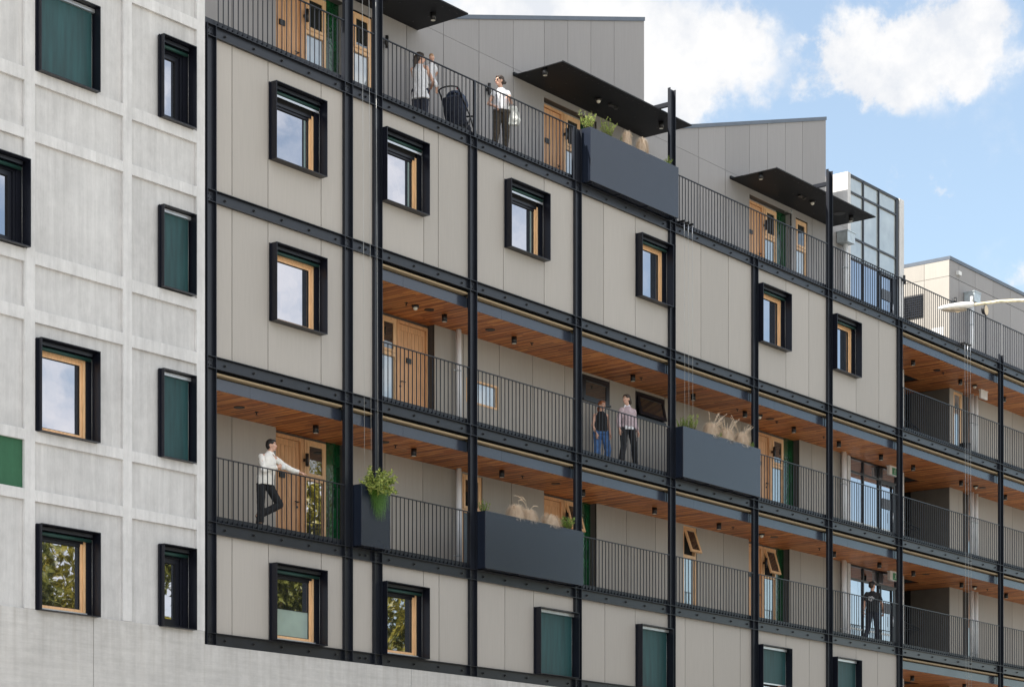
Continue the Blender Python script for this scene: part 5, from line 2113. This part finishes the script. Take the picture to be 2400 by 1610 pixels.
# two women walking on the middle gallery
fd2 = (-CAMF * .75 + CAMR * .15 + Vector((-.2, 0, 0)))
t_, P, M, V = figure('person', 'red haired woman in black sleeveless top and blue jeans walking', 'person', (14.30, 1.18, Cz + .12),
    dict(pel=(0, 0, .93), neck=(0, 0, 1.40), head=(.03, -.01, 1.555), sl=(.15, -.10, 1.34), sr=(-.13, .11, 1.34), el=(.22, -.10, 1.06), wl=(.10, -.20, .84),
         er=(-.22, .12, 1.08), wr=(-.20, .0, .86), hl=(.07, -.05, .90), hr=(-.07, .06, .90), kl=(.14, -.10, .50), kr=(-.12, .02, .50), al=(.19, -.02, .10), ar=(-.16, .04, .10),
         handl=((-.25, -.2, -.9), (-1, .2, 0), .35, -1), handr=((0, -.1, -1), (1, 0, 0), .4, 1)),
    SKIN, dict(name='top', hem=-.02, wide=1.10, sleeve=0, fold=.015), BLK, dict(leg=(.105, .082, .082), to=.94, name='jeans', fold=.03), DENIM, SHOE,
    dict(m_=HRED, length=.10, noise=.006), f=fd2, hd=(CAMR * .55 - CAMF * .8), female=True)
fd3 = (-CAMF * .8 - CAMR * .45)
t_, P, M, V = figure('person', 'woman in pink jumper over white shirt and black trousers striding', 'person', (14.47, .52, Cz + .12),
    dict(pel=(.02, 0, .96), neck=(0, 0, 1.47), head=(-.06, -.01, 1.635), sl=(.19, -.08, 1.41), sr=(-.17, .09, 1.41), el=(.24, -.06, 1.12), wl=(.20, -.16, .88),
         er=(-.24, .12, 1.14), wr=(-.25, .06, .90), hl=(.08, -.06, .92), hr=(-.08, .06, .92), kl=(.20, -.06, .50), kr=(-.16, .0, .50), al=(.36, .02, .12), ar=(-.30, -.02, .12),
         handl=((0, -.15, -1), (-1, 0, 0), .5, -1), handr=((0, -.1, -1), (1, 0, 0), .4, 1)),
    SKIN, dict(name='jumper', hem=.0, wide=1.16, sleeve=.93, arm=(.064, .062, .052), collar=WCL, tail=WCL, fold=.03), PINK, dict(leg=(.100, .075, .068), to=.95), BLK, SHOE,
    dict(m_=HBR, length=.06, bun=(0, -.125, -.05), noise=.008), f=fd3, hd=(-CAMR * .62 - CAMF * .62), female=True)

# man with the cap, seen from behind
fd4 = (CAMF * .85 + CAMR * .35)
t_, P, M, V = figure('person', 'man in black cap and black t-shirt with a pale back print walking away', 'person', (27.05, .74, D + .12),
    dict(pel=(0, 0, .95), neck=(-.02, 0, 1.49), head=(0, .01, 1.655), sl=(-.17, .12, 1.43), sr=(.13, -.14, 1.43), el=(-.24, .16, 1.15), wl=(-.27, .14, .90),
         er=(.24, -.18, 1.18), wr=(.38, -.14, .97), hl=(-.06, .07, .92), hr=(.06, -.07, .92), kl=(-.10, .08, .50), kr=(.09, -.08, .50), al=(-.32, .06, .12), ar=(.24, -.02, .12),
         handl=((0, .05, -1), (.5, -.5, 0), .5, 1), handr=((.25, .2, -.9), (-.5, .3, 0), .5, -1)),
    SKIN2, dict(name='t_shirt', hem=-.06, wide=1.14, sleeve=.36, arm=(.070, .074, .05), fold=.022), BLK, dict(leg=(.100, .075, .066), to=.95), NAVY, SHOE,
    dict(m_=HBR, noise=.004), f=fd4, hd=(CAMF * .6 + CAMR * .8), eyes=True)
mb = MB()
mb.ball(P(0, -.012, .062), (.087, .104, .072), M, 18, 12)
mb.tube([P(0, .07, .062), P(0, .155, .045)], [(.070, .008), (.055, .006)], 14, side=M @ Vector((1, 0, 0)))
fuse(mb, 'cap', BLK, t_, .008, 2)
# pale abstract print across the shoulder blades
mb = MB()
b0_ = Vector((0, 0, 1.27)) - Vector(fd4).normalized() * .150
sv_ = Vector((Vector(fd4).y, -Vector(fd4).x, 0)).normalized()
for k in range(16):
    a = k * 2.4
    r_ = .018 * math.sqrt(k) + .01
    mb.ball(b0_ + sv_ * (r_ * 1.25 * math.cos(a) - .01) + Vector((0, 0, r_ * .85 * math.sin(a))) - Vector(fd4).normalized() * .004, (.024, .024, .017))
fuse(mb, 'back_print', mat('print_grey', (.50, .49, .50), .8, noise=(30, .35)), t_, .008, 2)
mb = MB()
mb.tube([V['wl'] + Vector((0, 0, .02)), V['wl'] + Vector((0, 0, .045))], .031, 14)
mb.build('wristwatch', BLACK, t_)

# pushchair
ps = thing('pushchair', 'black and navy pushchair with folded hood parked on the roof terrace', 'pushchair', (8.42, .78, A + .12), None)
fr_ = Vector((.93, .18, 0)).normalized()          # it faces away towards the tall post
sd = Vector((-fr_.y, fr_.x, 0))
Q = lambda a, s, z: fr_ * a + sd * s + Vector((0, 0, z))
mb = MB()
hp = []
for k in range(13):
    a = math.pi * k / 12
    hp.append(Q(-.52 - .10 * math.sin(a), .24 * math.cos(a), 1.02 + .04 * math.sin(a)))
mb.tube([Q(-.30, .24, .80), *hp, Q(-.30, -.24, .80)], .017, 10)
mb.build('handlebar', BLACK, ps)
mb = MB()
for s in (-1, 1):
    mb.tube([Q(-.42, .25 * s, .92), Q(-.05, .27 * s, .55), Q(.42, .20 * s, .14)], .014, 8)
    mb.tube([Q(-.02, .27 * s, .55), Q(-.28, .28 * s, .16)], .014, 8)
    mb.tube([Q(-.28, .28 * s, .2), Q(.38, .2 * s, .2)], .010, 8)
mb.build('frame', BLACK, ps)
mb = MB()
for s in (-1, 1):
    mb.tube([Q(.06, .275 * s, .52), Q(.30, .245 * s, .28)], .017, 8)
mb.build('frame_tube', ALU, ps)
g = MB()
g.tube([Q(-.40, 0, .92), Q(-.30, 0, .66), Q(-.16, 0, .42), Q(-.02, 0, .34), Q(.16, 0, .36)], [(.22, .08), (.25, .14), (.25, .17), (.23, .15), (.20, .08)], 18, side=sd)
g.tube([Q(.14, 0, .38), Q(.34, 0, .18)], [(.19, .07), (.16, .03)], 14, side=sd)
fuse(g, 'seat', NAVY, ps, .014, 3, .02, .1)
g = MB()
for k in range(6):
    a = -.55 + k * .30
    c = Q(-.20, 0, .76)
    tip = [c + (fr_ * math.sin(a) + Vector((0, 0, 1)) * math.cos(a)) * .27 * math.cos(b_ * .0) + sd * 0 for b_ in (0,)]
    arc = []
    for q in range(9):
        th = math.pi * q / 8
        arc.append(c + sd * .235 * math.cos(th) + (fr_ * math.sin(a) + Vector((0, 0, 1)) * math.cos(a)) * .32 * math.sin(th))
    g.tube(arc, .028, 8)
g.ball(Q(-.18, 0, .78), (.27, .27, .24))
fuse(g, 'hood', mat('navy_hood', (.030, .045, .085), .8, noise=(8, .2)), ps, .014, 2, .012, .05)
g = MB()
g.tube([Q(-.30, 0, .24), Q(.22, 0, .22)], [(.24, .10), (.21, .10)], 14, side=sd)
fuse(g, 'basket', BLK, ps, .014, 2)
mb = MB()
mb.tube([Q(.10, .26, .60), Q(.20, .0, .66), Q(.10, -.26, .60)], .020, 10)
mb.build('bumper_bar', BLACK, ps)
for a, s in ((-.28, .29), (-.28, -.29), (.40, .17), (.40, -.17)):
    c = Q(a, s, .105)
    mb = MB()
    n = 22
    ring = [c + fr_ * .090 * math.cos(2 * math.pi * k / n) + Vector((0, 0, .090 * math.sin(2 * math.pi * k / n))) for k in range(n + 1)]
    mb.tube(ring, .016, 8, cap=False)
    w = mb.build('wheel', BLACK, ps)
    mb = MB()
    mb.tube([c - sd * .012, c + sd * .012], .045, 14)
    mb.build('hub', ALU if a > 0 else STEEL, w)
mb = MB()
mb.box(-.012, .012, -.012, .012, -.02, .02)
o = mb.build('red_clip', mat('red_plastic', (.6, .02, .03), .4), ps)
o.location = Q(-.50, -.20, 1.03)
